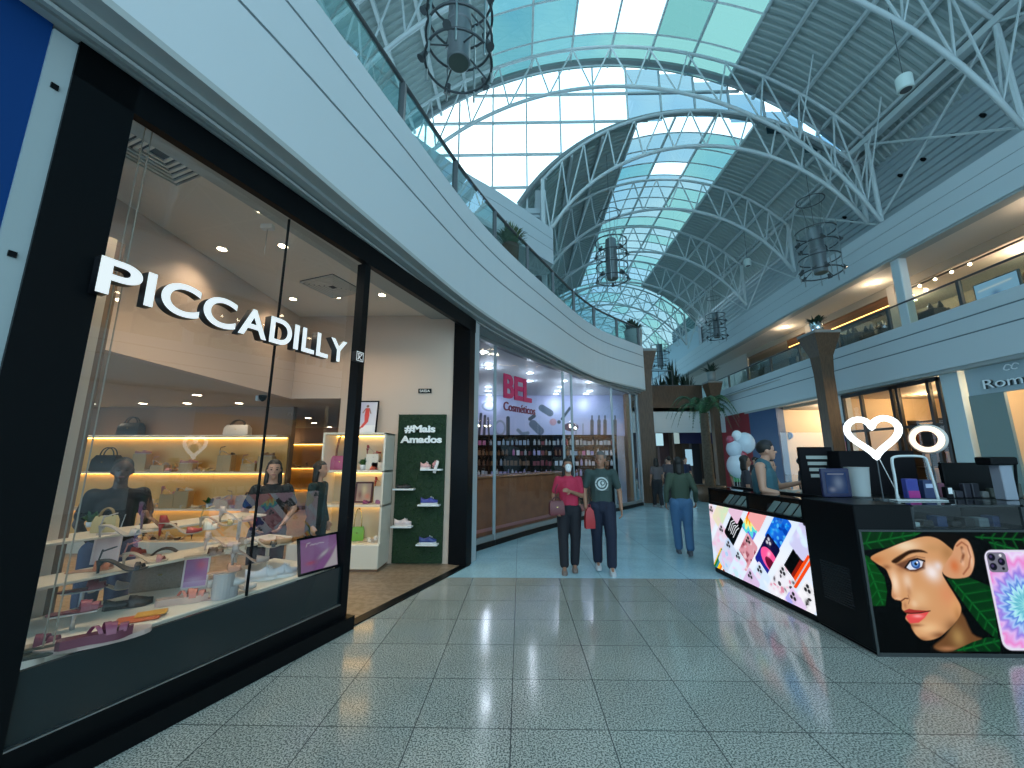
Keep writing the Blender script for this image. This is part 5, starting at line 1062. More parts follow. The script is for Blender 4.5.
# glass case along the top
MB().box(0, KL, .02, .05, .955, .985).box(0, KL, .02, .05, 1.155, 1.18).box(0, .03, .02, .42, .955, 1.18).box(KL - .03, KL, .02, .42, .955, 1.18).box(0, KL, .38, .42, .955, 1.2).box(.9, .93, .02, .4, .955, 1.18).obj('case_frame', black, kc)
MB().quad((0, .025, .985), (KL, .025, .985), (KL, .025, 1.155), (0, .025, 1.155)).quad((0, .03, 1.18), (KL, .03, 1.18), (KL, .4, 1.18), (0, .4, 1.18)).obj('case_glass', casegl, kc)
KM = Matrix.Translation(KA) @ Matrix.Rotation(KR, 4, 'Z')
def kw(x, y, z): return KM @ Vector((x, y, z))
pc = mat('pale_card', (.42, .5, .48), .5); gc = mat('grey_card', (.2, .25, .26), .5)
for i in range(12):
    x = .12 + .145 * i + (.08 if i > 5 else 0); p = kw(x, .2, .957)
    o = MB().bbox(-.055, .055, -.012, .0, .0, .17, .003).obj('phone_case_box', pc if i % 3 != 1 else gc, loc=p[:], rz=KR); o.rotation_euler = (-.75, 0, KR)
    tag(o, '%s phone case card in the long counter glass top, %s from the far end' % ('pale' if i % 3 != 1 else 'grey', ordn[i]), 'phone case', 'phone cases in the long counter')
# corner block and front counter
kb = thing('corner_cabinet', 'black corner cabinet of the kiosk with ribbed vent panel', 'cabinet', (2.93, 3.7, 0))
MB().bbox(0, .5, 0, .66, .03, 1.205, .008).obj('body', black, kb); MB().box(.03, .5, .03, .66, 0, .03).obj('plinth', blackm, kb)
m = MB()
for k in range(16): m.box(-.004, .0, .15, .5, .3 + k * .022, .308 + k * .022)
m.obj('vent', mat('vent_black', (.02, .02, .025), .25), kb)
kf = thing('front_counter', 'black front counter of the kiosk with a lit beauty poster and glass case', 'counter', (3.435, 3.7, 0))
MB().bbox(0, 2.3, .02, .6, .03, .985, .006).obj('body', black, kf); MB().box(0, 2.3, .05, .6, 0, .03).obj('plinth', blackm, kf)
fr2 = thing('lit_poster', 'wide lit poster of a face among green leaves and a tie-dye phone case', 'poster', (2.96, 3.69, 0))
MB().box(-.005, 2.2, 0, .008, .0, .03).box(-.005, 2.2, 0, .008, .98, .995).box(-.02, 0, 0, .008, 0, .995).obj('frame', mat('poster_frame', (.03, .035, .035), .3), fr2)
P = Paint(2.962, 4.9, .03, .98, 400, 196, (.003, .006, .008))
def cp(x, y): q = aty(850 + x / 5.69, 525 + y / 5.69, 3.69); return (q.x, q.z)
def rnd(L):
    if len(L) < 9: return L
    n = len(L); out = []
    for i in range(n):
        a, b, c_, d = [Vector(L[(i + k) % n]) for k in (-1, 0, 1, 2)]
        for j in range(3): t = j / 3; out.append(tuple(.5 * ((2 * b) + (c_ - a) * t + (2 * a - 5 * b + 4 * c_ - d) * t * t + (3 * b - a - 3 * c_ + d) * t ** 3)))
    return out
def pg(L, c, soft=.008, a=1.): P.poly([cp(*p) for p in rnd(L)], c, soft, a)
def ln(L, w, c, a=1., soft=.006): P.line([cp(*p) for p in L], w, c, a, soft)
def bb(x, y, rx, ry, c, a=1., hard=0, ang=0.): P.blob(cp(x, y), (rx * .00145, ry * .00145), c, a, hard, ang)
lf1, lf2, lf3 = (.004, .06, .015), (.01, .16, .04), (.03, .3, .09)
def leaf(L, spine, c=lf1, n=5):
    m0 = np.clip(P.sdf([cp(*p) for p in L]) / .006 + .5, 0, 1); bak = P.c.copy(); P.c = np.ones_like(P.c) * np.array(c)
    (x0, y0), (x1, y1) = spine; ln([(x0, y0), (x1, y1)], .012, lf3, .8, .01)
    for k in range(n):
        t_ = (k + .5) / n; x, y = x0 + (x1 - x0) * t_, y0 + (y1 - y0) * t_; dx, dy = (x1 - x0) / n, (y1 - y0) / n
        for s_ in (-1, 1): ln([(x, y), (x + dx * .9 + s_ * dy * 1.6, y + dy * .9 - s_ * dx * 1.6)], .014, lf2, .9, .02); ln([(x, y), (x + dx * 1.2 + s_ * dy * 1.9, y + dy * 1.2 - s_ * dx * 1.9)], .006, lf3, .55, .008)
    P.c = bak * (1 - m0[..., None]) + P.c * m0[..., None]
leaf([(45, 40), (420, 38), (350, 80), (220, 128), (60, 146)], ((60, 110), (400, 50)), (.008, .09, .025))
leaf([(70, 165), (110, 180), (150, 230), (200, 300), (215, 380), (205, 462), (120, 462), (90, 330)], ((90, 190), (190, 450)), (.01, .13, .03))
leaf([(60, 146), (90, 170), (70, 165), (40, 150)], ((50, 150), (80, 160)), lf1, 2)
leaf([(690, 60), (990, 30), (1100, 90), (960, 140), (800, 100)], ((720, 70), (1080, 90)), (.002, .02, .008), 6)
leaf([(790, 95), (850, 95), (990, 150), (820, 140)], ((800, 100), (960, 145)), (.01, .08, .03), 3)
leaf([(1080, 200), (1500, 60), (1560, 500), (1300, 560)], ((1120, 420), (1500, 140)), (.004, .07, .02), 6)
skin_ = (.72, .46, .27)
pg([(480, 690), (540, 640), (600, 560), (640, 500), (700, 620), (760, 655), (640, 700), (560, 722), (510, 715)], (.28, .16, .08), .02); bb(620, 640, 45, 60, (.55, .4, .2), .8); bb(560, 705, 60, 14, (.6, .36, .22), .7)
leaf([(555, 305), (680, 298), (810, 355), (850, 660), (760, 590), (690, 500), (610, 390)], ((590, 320), (850, 620)), (.006, .1, .03), 6)
leaf([(590, 720), (700, 668), (790, 640), (860, 650), (860, 722)], ((620, 715), (850, 660)), (.006, .09, .03), 4)
pg([(430, 68), (480, 42), (600, 50), (690, 95), (720, 170), (715, 260), (640, 200), (560, 190), (500, 110)], (.02, .012, .008), .02)
F_ = rnd([(125, 180), (230, 130), (330, 92), (430, 66), (500, 78), (560, 120), (600, 165), (590, 230), (530, 268), (556, 330), (600, 400), (636, 470), (622, 530), (560, 600), (500, 645), (430, 658), (385, 632), (357, 592), (348, 566), (320, 535), (327, 508), (314, 494), (300, 478), (296, 436), (262, 426), (241, 402), (243, 340), (226, 290), (205, 250), (150, 215)])
pg(F_, skin_, .007)
fm_ = np.clip(P.sdf([cp(*p) for p in F_]) / .006 + .5, 0, 1); bak = P.c.copy()
bb(150, 200, 60, 30, (.6, .28, .12), .6); bb(320, 120, 90, 40, (.9, .78, .62), .8); bb(260, 330, 30, 70, (.95, .8, .66), .8); bb(330, 320, 30, 50, (.88, .74, .62), .7); bb(560, 160, 50, 60, (.45, .27, .13), .6); bb(470, 270, 50, 60, (.9, .85, .85), .95, 0, .6); bb(505, 235, 28, 30, (.85, .82, .85), .7)
bb(560, 400, 60, 70, (.75, .4, .24), .75); bb(400, 420, 60, 60, (.82, .62, .42), .6); bb(450, 590, 80, 40, (.9, .68, .45), .7); bb(610, 480, 34, 60, (.85, .55, .3), .6); bb(600, 590, 60, 50, (.2, .1, .05), .7); bb(400, 655, 60, 18, (.3, .14, .07), .7); bb(350, 580, 16, 40, (.35, .16, .08), .7); bb(300, 245, 40, 30, (.45, .24, .14), .6); bb(370, 450, 24, 26, (.9, .72, .55), .6); bb(340, 380, 14, 34, (.5, .28, .17), .45)
bb(210, 240, 30, 16, (.3, .14, .07), .6); bb(590, 330, 30, 60, (.5, .26, .14), .6); bb(620, 520, 26, 60, (.5, .28, .14), .6); bb(480, 130, 70, 30, (.6, .4, .22), .5); bb(250, 410, 22, 20, (.6, .34, .22), .6); bb(235, 340, 10, 60, (.5, .28, .18), .6); bb(520, 630, 60, 22, (.3, .15, .08), .8); bb(410, 480, 50, 14, (.6, .38, .24), .5)
pg([(240, 205), (300, 165), (350, 142), (410, 142), (445, 160), (400, 156), (340, 168), (290, 205), (262, 220)], (.09, .045, .02), .012)
pg([(262, 225), (320, 200), (370, 186), (430, 200), (430, 250), (380, 268), (330, 262), (300, 245)], (.16, .07, .05), .02, .75)
pg([(322, 240), (345, 210), (385, 198), (420, 208), (412, 238), (375, 254), (340, 256)], (.75, .78, .86), .006); bb(377, 222, 27, 27, (.08, .18, .42), 1, 1); bb(375, 220, 18, 18, (.3, .5, .8), .8, 1); bb(378, 222, 9, 9, (.0, .0, .01), 1, 1); bb(386, 214, 5, 5, (1, 1, 1), 1, 1)
ln([(318, 244), (345, 206), (388, 193), (428, 206)], .013, (.01, .008, .012)); ln([(322, 244), (350, 262), (385, 258), (418, 240)], .006, (.12, .05, .05)); ln([(330, 195), (380, 178), (430, 188)], .008, (.4, .22, .14), .8)
ln([(268, 428), (292, 436), (318, 418), (334, 420)], .009, (.2, .07, .04)); bb(278, 420, 22, 10, (.9, .65, .5), .5); ln([(334, 400), (344, 425), (336, 450)], .006, (.45, .22, .13), .7); bb(318, 460, 10, 18, (.5, .26, .17), .6)
pg([(306, 492), (340, 478), (372, 484), (452, 490), (400, 505), (330, 508)], (.5, .1, .09), .006); pg([(318, 520), (340, 508), (400, 506), (456, 492), (430, 530), (395, 558), (345, 562)], (.8, .18, .18), .008); bb(390, 520, 32, 10, (1., .6, .6), .7); ln([(312, 500), (350, 504), (400, 502), (460, 490)], .007, (.05, .01, .01)); bb(380, 572, 46, 10, (.35, .16, .09), .7)
P.c = bak * (1 - fm_[..., None]) + P.c * fm_[..., None]
E_ = rnd([(530, 265), (560, 200), (585, 165), (604, 110), (640, 78), (680, 96), (706, 160), (712, 220), (692, 282), (650, 302), (575, 302)])
pg(E_, (.72, .46, .3), .007); em_ = np.clip(P.sdf([cp(*p) for p in E_]) / .006 + .5, 0, 1); bak = P.c.copy()
bb(600, 235, 34, 45, (.7, .26, .1), .75); bb(690, 180, 14, 70, (.95, .75, .6), .7); ln([(612, 120), (640, 98), (672, 120), (690, 180), (680, 240), (650, 280)], .012, (.4, .15, .08), .8, .012); ln([(640, 130), (650, 170), (640, 210)], .02, (.25, .1, .05), .8, .015); bb(648, 150, 12, 18, (.85, .6, .45), .7); bb(645, 215, 12, 22, (.9, .65, .5), .7)
P.c = bak * (1 - em_[..., None]) + P.c * em_[..., None]
# phone case with a swirl
x0, x1, z0_, z1_ = 3.965, 4.46, .055, .835
def rr2(x0, x1, z0, z1, r): return [(cx_ + r * cos(a0 + pi / 10 * k), cz_ + r * sin(a0 + pi / 10 * k)) for cx_, cz_, a0 in ((x1 - r, z1 - r, 0), (x0 + r, z1 - r, pi / 2), (x0 + r, z0 + r, pi), (x1 - r, z0 + r, 1.5 * pi)) for k in range(6)]
sil = np.clip(P.sdf(rr2(x0, x1, z0_, z1_, .07)) / .006 + .5, 0, 1); ins_ = np.clip(P.sdf(rr2(x0 + .018, x1 - .018, z0_ + .018, z1_ - .018, .06)) / .006 + .5, 0, 1)
dx, dz = P.X - 4.235, P.Z - .40; r_ = np.hypot(dx, dz); a_ = np.arctan2(dz, dx); q_ = r_ * 1. + .018 * np.sin(a_ * 17 + r_ * 30) + .012 * np.sin(a_ * 31)
stops = [(0, (.5, .85, .85)), (.08, (.25, .6, .7)), (.13, (.6, .9, .95)), (.16, (.2, .35, .75)), (.2, (.55, .7, .95)), (.24, (.45, .35, .8)), (.29, (.8, .6, .9)), (.34, (.85, .4, .72)), (.4, (.85, .78, .95)), (.48, (.8, .45, .8)), (.6, (.9, .8, .95))]
tied = np.stack([np.interp(q_, [s_[0] for s_ in stops], [s_[1][k] for s_ in stops]) for k in range(3)], 2)
P.c = P.c * (1 - sil[..., None]) + np.array((.8, .78, .88)) * sil[..., None]; P.c = P.c * (1 - ins_[..., None]) + tied * ins_[..., None]
P.poly(rr2(3.985, 4.145, .655, .815, .03), (.3, .3, .36), .005)
for x, z in ((4.025, .775), (4.025, .7), (4.1, .74)): P.blob((x, z), .03, (.03, .03, .06), 1, 1); P.blob((x - .006, z + .006), .012, (.15, .12, .25), 1, 1)
P.blob((4.1, .79), .012, (.8, .8, .85), 1, 1); P.blob((4.105, .685), .012, (.03, .03, .05), 1, 1)
P.c = np.clip(P.c, 0, 1) ** 1.55
P.obj('poster_print', paintmat('poster_screen', 1.5), fr2, f=lambda x, z: (x - 2.96, .003, z))
fr2.location = (2.96, 3.693, 0)
gcs = thing('glass_case', 'shallow glass display case on top of the front kiosk counter', 'display case', (3.44, 3.7, .986))
MB().box(-.0, 2.25, .02, .045, 0, .015).box(0, 2.25, .02, .04, .2, .215).box(0, .02, .02, .55, 0, .215).box(.95, .98, .02, .55, 0, .215).box(0, 2.25, .52, .55, 0, .215).obj('frame', mat('case_frame_dark', (.02, .025, .028), .2), gcs)
MB().quad((0, .03, .015), (2.25, .03, .015), (2.25, .03, .2), (0, .03, .2)).quad((0, .04, .214), (2.25, .04, .214), (2.25, .53, .214), (0, .53, .214)).obj('glass', casegl, gcs)
ri = random.Random(9)
for i in range(16):
    x = 3.5 + .125 * i; c = ri.choice([('black', (.01, .01, .012)), ('grey', (.15, .18, .19)), ('pale', (.45, .5, .5)), ('dark blue', (.02, .04, .12))]); o = MB().bbox(-.045, .045, -.05, .05, 0, ri.uniform(.03, .1), .004).obj('accessory_box', mat('acc_' + c[0], c[1], .35), loc=(x, 3.95, .988)); tag(o, '%s accessory box in the front glass case, %s from the corner' % (c[0], ordn[i]), 'box', 'accessory boxes in the front case')
wt2 = thing('kiosk_worktop', 'black inner worktop of the kiosk behind the glass cases', 'counter', (3.5, 4.3, 0)); MB().bbox(0, 2.2, .02, .5, .0, 1.18, .01).obj('body', blackm, wt2); MB().bbox(0, 2.25, 0, .55, 1.181, 1.2, .005).obj('top', black, wt2)
back = thing('kiosk_back_counter', 'dark rear counter of the kiosk', 'counter', (4.3, 6.0, 0)); MB().bbox(-.9, 1.6, .0, .5, .0, 1.1, .02).obj('body', blackm, back); MB().bbox(-.92, 1.62, -.02, .52, 1.101, 1.13, .005).obj('top', mat('pale_edge', (.3, .32, .3), .3), back)
# objects on top
hz_ = 1.2
neon = emis('neon_white', (.88, .97, 1.), 3.0)
ht = thing('heart_lamp', 'glowing white heart-shaped neon lamp above the kiosk corner', 'lamp', (3.42, 4.2, hz_))
def heart(t): return (16 * sin(t) ** 3, 13 * cos(t) - 5 * cos(2 * t) - 2 * cos(3 * t) - cos(4 * t))
ax0, ax1 = aty(846, 430, 4.2), aty(899, 430, 4.2); zt_, zb_ = aty(872, 417, 4.2).z, aty(875, 459, 4.2).z; s_x = .40 / 32; s_z = (zt_ - zb_) / 29.2 * .93; cxh = aty(872, 430, 4.2).x; ht.rotation_euler = (0, 0, -.7)
ht.location = (cxh, 4.2, hz_)
MB().tube([(heart(2 * pi * k / 48)[0] * s_x, 0, (zb_ + .015 - hz_) + (heart(2 * pi * k / 48)[1] + 17) * s_z) for k in range(48)], .03, 10, loop=True).obj('neon_tube', neon, ht, True)
MB().rod((0, .03, 0), (0, .03, zb_ - hz_ + .03), .006, 6).lathe([(.07, 0), (.07, .012)], n=16).obj('stand', dkmetal, ht); MB().tube([(.02, .02, zb_ - hz_), (.06, .0, .25), (.1, -.02, .1), (.12, 0, .01)], .004, 5).obj('cord', white, ht)
rl = thing('ring_light', 'warm glowing ring light mounted above a metal tube frame on the kiosk', 'lamp', (4.18, 4.35, hz_))
c0 = aty(926.5, 439, 4.35); rl.location = (c0.x, 4.35, hz_); rz0 = c0.z - hz_; rr_ = .112; rl.rotation_euler = (0, 0, -1.05)
MB().tube([(rr_ * cos(a), 0, rz0 + rr_ * sin(a)) for a in [2 * pi * k / 40 for k in range(40)]], .026, 10, loop=True).obj('ring_light_face', emis('ring_warm', (1., .78, .58), 2.4), rl, True)
MB().tube([(rr_ * 1.14 * cos(a), .03, rz0 + rr_ * 1.14 * sin(a)) for a in [2 * pi * k / 40 for k in range(40)]], .03, 8, loop=True).obj('housing', mat('housing_beige', (.6, .55, .5), .4), rl, True)
MB().rod((0, .03, 0), (0, .03, rz0 - rr_), .008, 6).lathe([(.07, 0), (.07, .01)], n=16).obj('stand', dkmetal, rl); MB().bbox(-.04, .05, -.01, .02, rz0 - .08, rz0 + .08, .01).obj('phone_holder', black, rl)
tf = thing('tube_frame', 'white metal tube frame standing on the kiosk around small boxes', 'frame', (3.9, 4.3, hz_))
a_, b_ = aty(891, 456, 4.1), aty(926, 456, 4.1); tf.location = (a_.x, 4.1, hz_); ww_ = b_.x - a_.x; hh_ = a_.z - hz_
MB().tube(spline([(-.01, 0, .012), (0, 0, hh_ * .5), (0, 0, hh_ - .06), (.03, 0, hh_ - .01), (ww_ / 2, 0, hh_), (ww_ - .03, 0, hh_ - .01), (ww_, 0, hh_ - .06), (ww_ + .02, 0, hh_ * .5), (ww_ + .04, 0, .012)], 5), .012, 8).obj('tube', mat('tube_pale', (.55, .6, .6), .35), tf, True); MB().bbox(-.06, ww_ + .08, -.06, .06, 0, .012, .004).obj('base', mat('tube_pale', (.55, .6, .6), .35), tf)
def kbox(name, label, cat, px, py, Y, w, d, h, m, rz=0., z=hz_ + .001, grp=None):
    p = aty(px, py, Y); t = thing(name, label, cat, (p.x, Y, z), rz, grp); MB().bbox(-w / 2, w / 2, -d / 2, d / 2, 0, h, .006).obj('body', m, t); return t
t = kbox('product_box', 'blue and magenta phone box inside the tube frame', 'box', 909, 480, 4.3, .12, .06, .2, mat('blue_box', (.03, .04, .25), .35)); MB().box(-.055, .055, -.034, -.031, .01, .08).obj('label_band', mat('magenta', (.35, .02, .2), .4), t)
t = kbox('product_box', 'dark blue phone box beside the blue and magenta one', 'box', 926, 480, 4.3, .12, .06, .19, mat('navy_box', (.015, .03, .1), .35)); MB().box(-.045, .045, -.034, -.031, .11, .15).obj('label_band', mat('pale_blue_print', (.4, .45, .6), .4), t)
t = kbox('desk_display', 'small blue picture display standing at the kiosk corner', 'display', 836, 487, 4.45, .3, .03, .3, mat('navy_frame', (.01, .015, .06), .3)); pt = Paint(-.11, .11, .04, .26, 24, 24, (.04, .1, .3)); pt.blob((.02, .15), (.06, .08), (.35, .5, .75), .9); pt.blob((-.05, .08), (.04, .03), (.5, .6, .8), .7); pt.rect(-.09, .09, .235, .25, (.5, .6, .8)); pt.obj('picture', paintmat('dim_screen', .45), t, f=lambda x, z: (x, -.017, z))
t = thing('paper_bin', 'pale grey tapered bin on the kiosk top behind the blue display', 'bin', (*aty(859, 487, 4.6)[:2], hz_ + .001)); MB().lathe([(.09, 0), (.11, .3), (.115, .31), (.1, .31)], n=20).obj('body', mat('bin_grey', (.4, .45, .45), .5), t, 2)
t = kbox('price_board', 'black board with rows of pale text standing inside the kiosk', 'sign', 817, 470, 5.2, .42, .04, .75, blackm, z=1.0)
for k in range(4): MB().box(-.13 + .01 * k, .13 - .015 * k, -.024, -.021, .60 - k * .075, .64 - k * .075).obj('text_line', mat('text_pale', (.3, .34, .32), .5), t)
kbox('black_cabinet', 'tall black cabinet inside the kiosk behind the heart lamp', 'cabinet', 865, 470, 5.2, .9, .4, 1.7, blackm, z=0)
kbox('monitor', 'black monitor on the kiosk top right of the tube frame', 'monitor', 968, 480, 4.6, .55, .05, .36, black)
t = kbox('tripod_camera', 'black and white camera-like device on the kiosk top near the right edge', 'device', 1003, 480, 4.2, .12, .1, .34, mat('device_grey', (.25, .28, .33), .4)); MB().bbox(-.16, .1, -.08, .08, .341, .42, .01).obj('head', black, t); MB().rod((.1, 0, 0), (.16, 0, .4), .012, 6).obj('arm', black, t)
t = kbox('phone_stand', 'small white tagged phone stand near the tube frame', 'phone stand', 946, 484, 4.3, .07, .05, .12, blackm); MB().box(-.02, .02, -.03, -.027, .05, .11).obj('tag', white, t)
for i in range(10):
    px = 940 + i * 8.5; c = ri.choice([(.02, .02, .03), (.05, .06, .05), (.12, .03, .06), (.2, .22, .22)]); t = kbox('accessory_box', 'small dark accessory box on the kiosk worktop, %s right of the tube frame' % ordn[i], 'box', px, 490, 4.42, .07, .05, ri.uniform(.05, .16), mat('acc2_%d' % int(c[0] * 100 + c[1] * 10), c, .4), grp='boxes on the kiosk worktop')
# ================================================================ people
def fuse(name, parts, m, parent, vox=.012, smooth=3, mats=None, pick=None):
    """one continuous skin grown around limbs: parts are (a, b, ra, rb[, flatten]) segments or ('ball', c, r)"""
    mb = MB()
    for p in parts:
        if p[0] == 'ball': mb.ball(p[1], p[2], 16, 12)
        else:
            a, b, ra, rb = Vector(p[0]), Vector(p[1]), p[2], p[3]; d = b - a; l = max(d.length, 1e-4); d /= l
            fl = p[4] if len(p) > 4 else 1.; side = Vector(p[5]) if len(p) > 5 else Vector((1, 0, 0))
            u = side - d * side.dot(d)
            if u.length < .05: u = Vector((0, 1, 0)) - d * d.y
            u.normalize(); v = d.cross(u); R = []
            for k in range(5): t = pi / 2 * (1 - k / 4.2); R.append((a - d * ra * sin(t) * .9, ra * cos(t)))
            for k in range(1, 4): R.append((a + d * l * k / 4, ra + (rb - ra) * k / 4))
            for k in range(5): t = pi / 2 * ((k + .2) / 4.2); R.append((b + d * rb * sin(t) * .9, rb * cos(t)))
            mb.rings([[c + (u * cos(2 * pi * j / 14) + v * sin(2 * pi * j / 14) * fl) * max(r, .0008) for j in range(14)] for c, r in R])
    me = mb.mesh(name, m); o = bpy.data.objects.new(name, me); C.objects.link(o)
    r = o.modifiers.new('r', 'REMESH'); r.mode = 'VOXEL'; r.voxel_size = vox
    if smooth: s = o.modifiers.new('s', 'SMOOTH'); s.factor = .5; s.iterations = smooth
    dg = bpy.context.evaluated_depsgraph_get(); dg.update(); me2 = bpy.data.meshes.new_from_object(o.evaluated_get(dg)); o.modifiers.clear(); o.data = me2; bpy.data.meshes.remove(me)
    me2.name = name; me2.materials.clear()
    for k in (mats or [m]): me2.materials.append(k)
    me2.polygons.foreach_set('use_smooth', [True] * len(me2.polygons))
    if pick:
        for p in me2.polygons: p.material_index = pick(p.center)
    o.parent = parent; return o
def lerp(a, b, t): return Vector(a).lerp(Vector(b), t)
def hand_parts(w, d, n, side, k=1., curl=.6):
    """palm and five fingers: w wrist, d pointing direction, n palm normal, side = direction of the thumb"""
    w, d, n, side = Vector(w), Vector(d).normalized(), Vector(n).normalized(), Vector(side).normalized(); P = [(w, w + d * .075 * k, .024 * k, .036 * k, .42, side)]
    for i, (off, ln_) in enumerate(((.027, .068), (.009, .077), (-.009, .07), (-.026, .055))):
        b = w + d * .085 * k + side * off * k; c = curl * (1 + .12 * i)
        d1 = (d * cos(c * .5) + n * sin(c * .5)); d2 = (d * cos(c * 1.3) + n * sin(c * 1.3)); m_ = b + d1 * ln_ * .5 * k; P += [(b, m_, .0098 * k, .009 * k), (m_, m_ + d2 * ln_ * .5 * k, .009 * k, .0075 * k)]
    b = w + d * .03 * k + side * .028 * k; m_ = b + (side * .7 + d * .7).normalized() * .035 * k; P += [(b, m_, .013 * k, .0105 * k), (m_, m_ + (side * .25 + d * .9 + n * .3).normalized() * .03 * k, .0105 * k, .0085 * k)]
    return P
SK = {'light': (.5, .27, .18), 'mid': (.33, .165, .1), 'dark': (.06, .03, .02)}
def person(label, loc, rz, H=1.7, skin='mid', top=(.1, .1, .1), sleeve='short', legs=(.01, .012, .02), hair=(.01, .008, .006), hair_len='short', shoes_c=(.3, .3, .3), joints=None, female=False, vox=.011, topname='t_shirt', legname='trousers', build=1., head_yaw=0., mask=False, low=None, eyes=True, curl=.7, shortcrop=False):
    """faces -y in its own frame; joints overrides {name: (x, y, z)} for a 1.7 m figure; x is the figure's left positive"""
    k = H / 1.7; t = thing('person', label, 'person', loc, rz); J = dict(la=(.1, 0, .08), ra=(-.1, 0, .08), lk=(.1, -.01, .48), rk=(-.1, -.01, .48), lh=(.09, 0, .9), rh=(-.09, 0, .9), pel=(0, 0, .95), ch=(0, .01, 1.26), ls=(.175, .01, 1.39), rs=(-.175, .01, 1.39), nk=(0, .015, 1.43), hd=(0, -.01, 1.585), le=(.23, .02, 1.12), re=(-.23, .02, 1.12), lw=(.25, -.05, .87), rw=(-.25, -.05, .87))
    if female: J['ls'], J['rs'] = (.155, .01, 1.37), (-.155, .01, 1.37); J['le'], J['re'], J['lw'], J['rw'] = (.2, .02, 1.1), (-.2, .02, 1.1), (.22, -.05, .86), (-.22, -.05, .86)
    if joints: J.update(joints)
    J = {a: Vector(b) * k for a, b in J.items()}; sk = mat('skin_' + skin, SK[skin], .5); bw = build
    hd = J['hd']; Hy = Matrix.Rotation(head_yaw, 3, 'Z')
    def hp(x, y, z): return hd + Hy @ (Vector((x, y, z)) * k)
    B = [(J['pel'], J['ch'], .12 * k * bw, .125 * k * bw, .7), (J['ch'], (J['ls'] + J['rs']) / 2, .125 * k * bw, .09 * k * bw, .65), (J['ls'], J['rs'], .05 * k, .05 * k), (J['nk'] - Vector((0, 0, .05 * k)), hp(0, .01, -.04), .055 * k, .047 * k),
         ('ball', hp(0, .012, .03), (.074 * k, .092 * k, .095 * k)), (hp(0, -.03, -.03), hp(0, -.05, -.075), .056 * k, .03 * k), ('ball', hp(0, -.092, -.008), (.012 * k, .018 * k, .017 * k)), ('ball', hp(.075, .012, .0), (.01 * k, .02 * k, .03 * k)), ('ball', hp(-.075, .012, .0), (.01 * k, .02 * k, .03 * k)), (hp(-.02, -.078, -.045), hp(.02, -.078, -.045), .009 * k, .009 * k)]
    for s_ in 'lr':
        sg_ = 1 if s_ == 'l' else -1
        B += [(J[s_ + 's'], J[s_ + 'e'], .047 * k * bw, .037 * k), (J[s_ + 'e'], J[s_ + 'w'], .038 * k, .024 * k), (J[s_ + 'h'], J[s_ + 'k'], .078 * k, .052 * k), (J[s_ + 'k'], J[s_ + 'a'], .05 * k, .034 * k), (J[s_ + 'a'], J[s_ + 'a'] + Vector((0, -.12 * k, -.045 * k)), .035 * k, .026 * k)]
        d = (J[s_ + 'w'] - J[s_ + 'e']).normalized(); inn = Vector((-sg_, 0, 0)); inn = (inn - d * inn.dot(d)).normalized(); th = d.cross(inn); th = -th if th.y > 0 else th
        B += hand_parts(J[s_ + 'w'], d, inn, th, k, curl)
    fuse('body', B, sk, t, vox, 2)
    # clothes
    tm = mat('cloth_%s_%d_%d_%d' % (topname, *[int(c * 300) for c in top]), top, .8); low = .9 if low is None else low
    T = [(Vector((0, J['pel'].y, low * k + .06)), J['ch'], .142 * k * bw, .143 * k * bw, .74), (J['ch'], (J['ls'] + J['rs']) / 2 - Vector((0, 0, .01)), .142 * k * bw, .10 * k * bw, .72), (J['ls'] - Vector((0, 0, .012)), J['rs'] - Vector((0, 0, .012)), .062 * k, .062 * k)]
    for s_ in 'lr':
        if sleeve == 'none': continue
        e_ = J[s_ + 'e']; sh = J[s_ + 's']; T.append((sh, lerp(sh, e_, .72 if sleeve == 'short' else 1), .064 * k * bw, .056 * k if sleeve == 'short' else .05 * k))
        if sleeve == 'long': T.append((e_, lerp(e_, J[s_ + 'w'], .93), .05 * k, .036 * k))
    fuse(topname, T, tm, t, vox, 3)
    lm_ = mat('cloth_legs_%d_%d_%d' % tuple(int(c * 500) for c in legs), legs, .8); Lg = [((J['lh'] + J['rh']) / 2 + Vector((0, 0, .07 * k)), (J['lh'] + J['rh']) / 2, .137 * k * bw, .135 * k * bw, .78)]
    for s_ in 'lr': Lg += [(J[s_ + 'h'], J[s_ + 'k'], .103 * k * bw, .083 * k), (J[s_ + 'k'], lerp(J[s_ + 'k'], J[s_ + 'a'], .92), .08 * k, .07 * k)]
    fuse(legname, Lg, lm_, t, vox, 3)
    sm_ = mat('shoe_%d_%d_%d' % tuple(int(c * 300) for c in shoes_c), shoes_c, .5)
    for s_ in 'lr':
        a = J[s_ + 'a']; fz_ = a.z - .08 * k; o = MB().rings([[(a.x + x_ * w_ * k, a.y + (.07 - .27 * u) * k, fz_ + z_) for x_, z_ in ((-1, 0), (1, 0), (1, .03 * k), (.7, h_ * k), (-.7, h_ * k), (-1, .03 * k))] for u, w_, h_ in ((0, .025, .05), (.12, .036, .085), (.4, .037, .09), (.65, .045, .06), (.88, .04, .045), (1, .02, .03))]).obj('shoe', sm_, t, 2)
    hm = mat('hair_%d' % int(hair[0] * 900), hair, .6)
    Hh = [('ball', hp(0, .022, .047), (.082 * k, .098 * k, .092 * k) if hair_len != 'none' else (.0755 * k, .09 * k, .087 * k))]
    if hair_len == 'long': Hh += [(hp(0, .06, .03), hp(0, .075, -.14), .072 * k, .06 * k, .6), (hp(.062, .02, .02), hp(.07, .03, -.15), .03 * k, .028 * k), (hp(-.062, .02, .02), hp(-.07, .03, -.15), .03 * k, .028 * k)]
    if hair_len == 'bun': Hh += [('ball', hp(0, .13, .06), (.042 * k, .042 * k, .042 * k))]
    ho = fuse('hair', Hh, hm, t, vox * .9, 2)
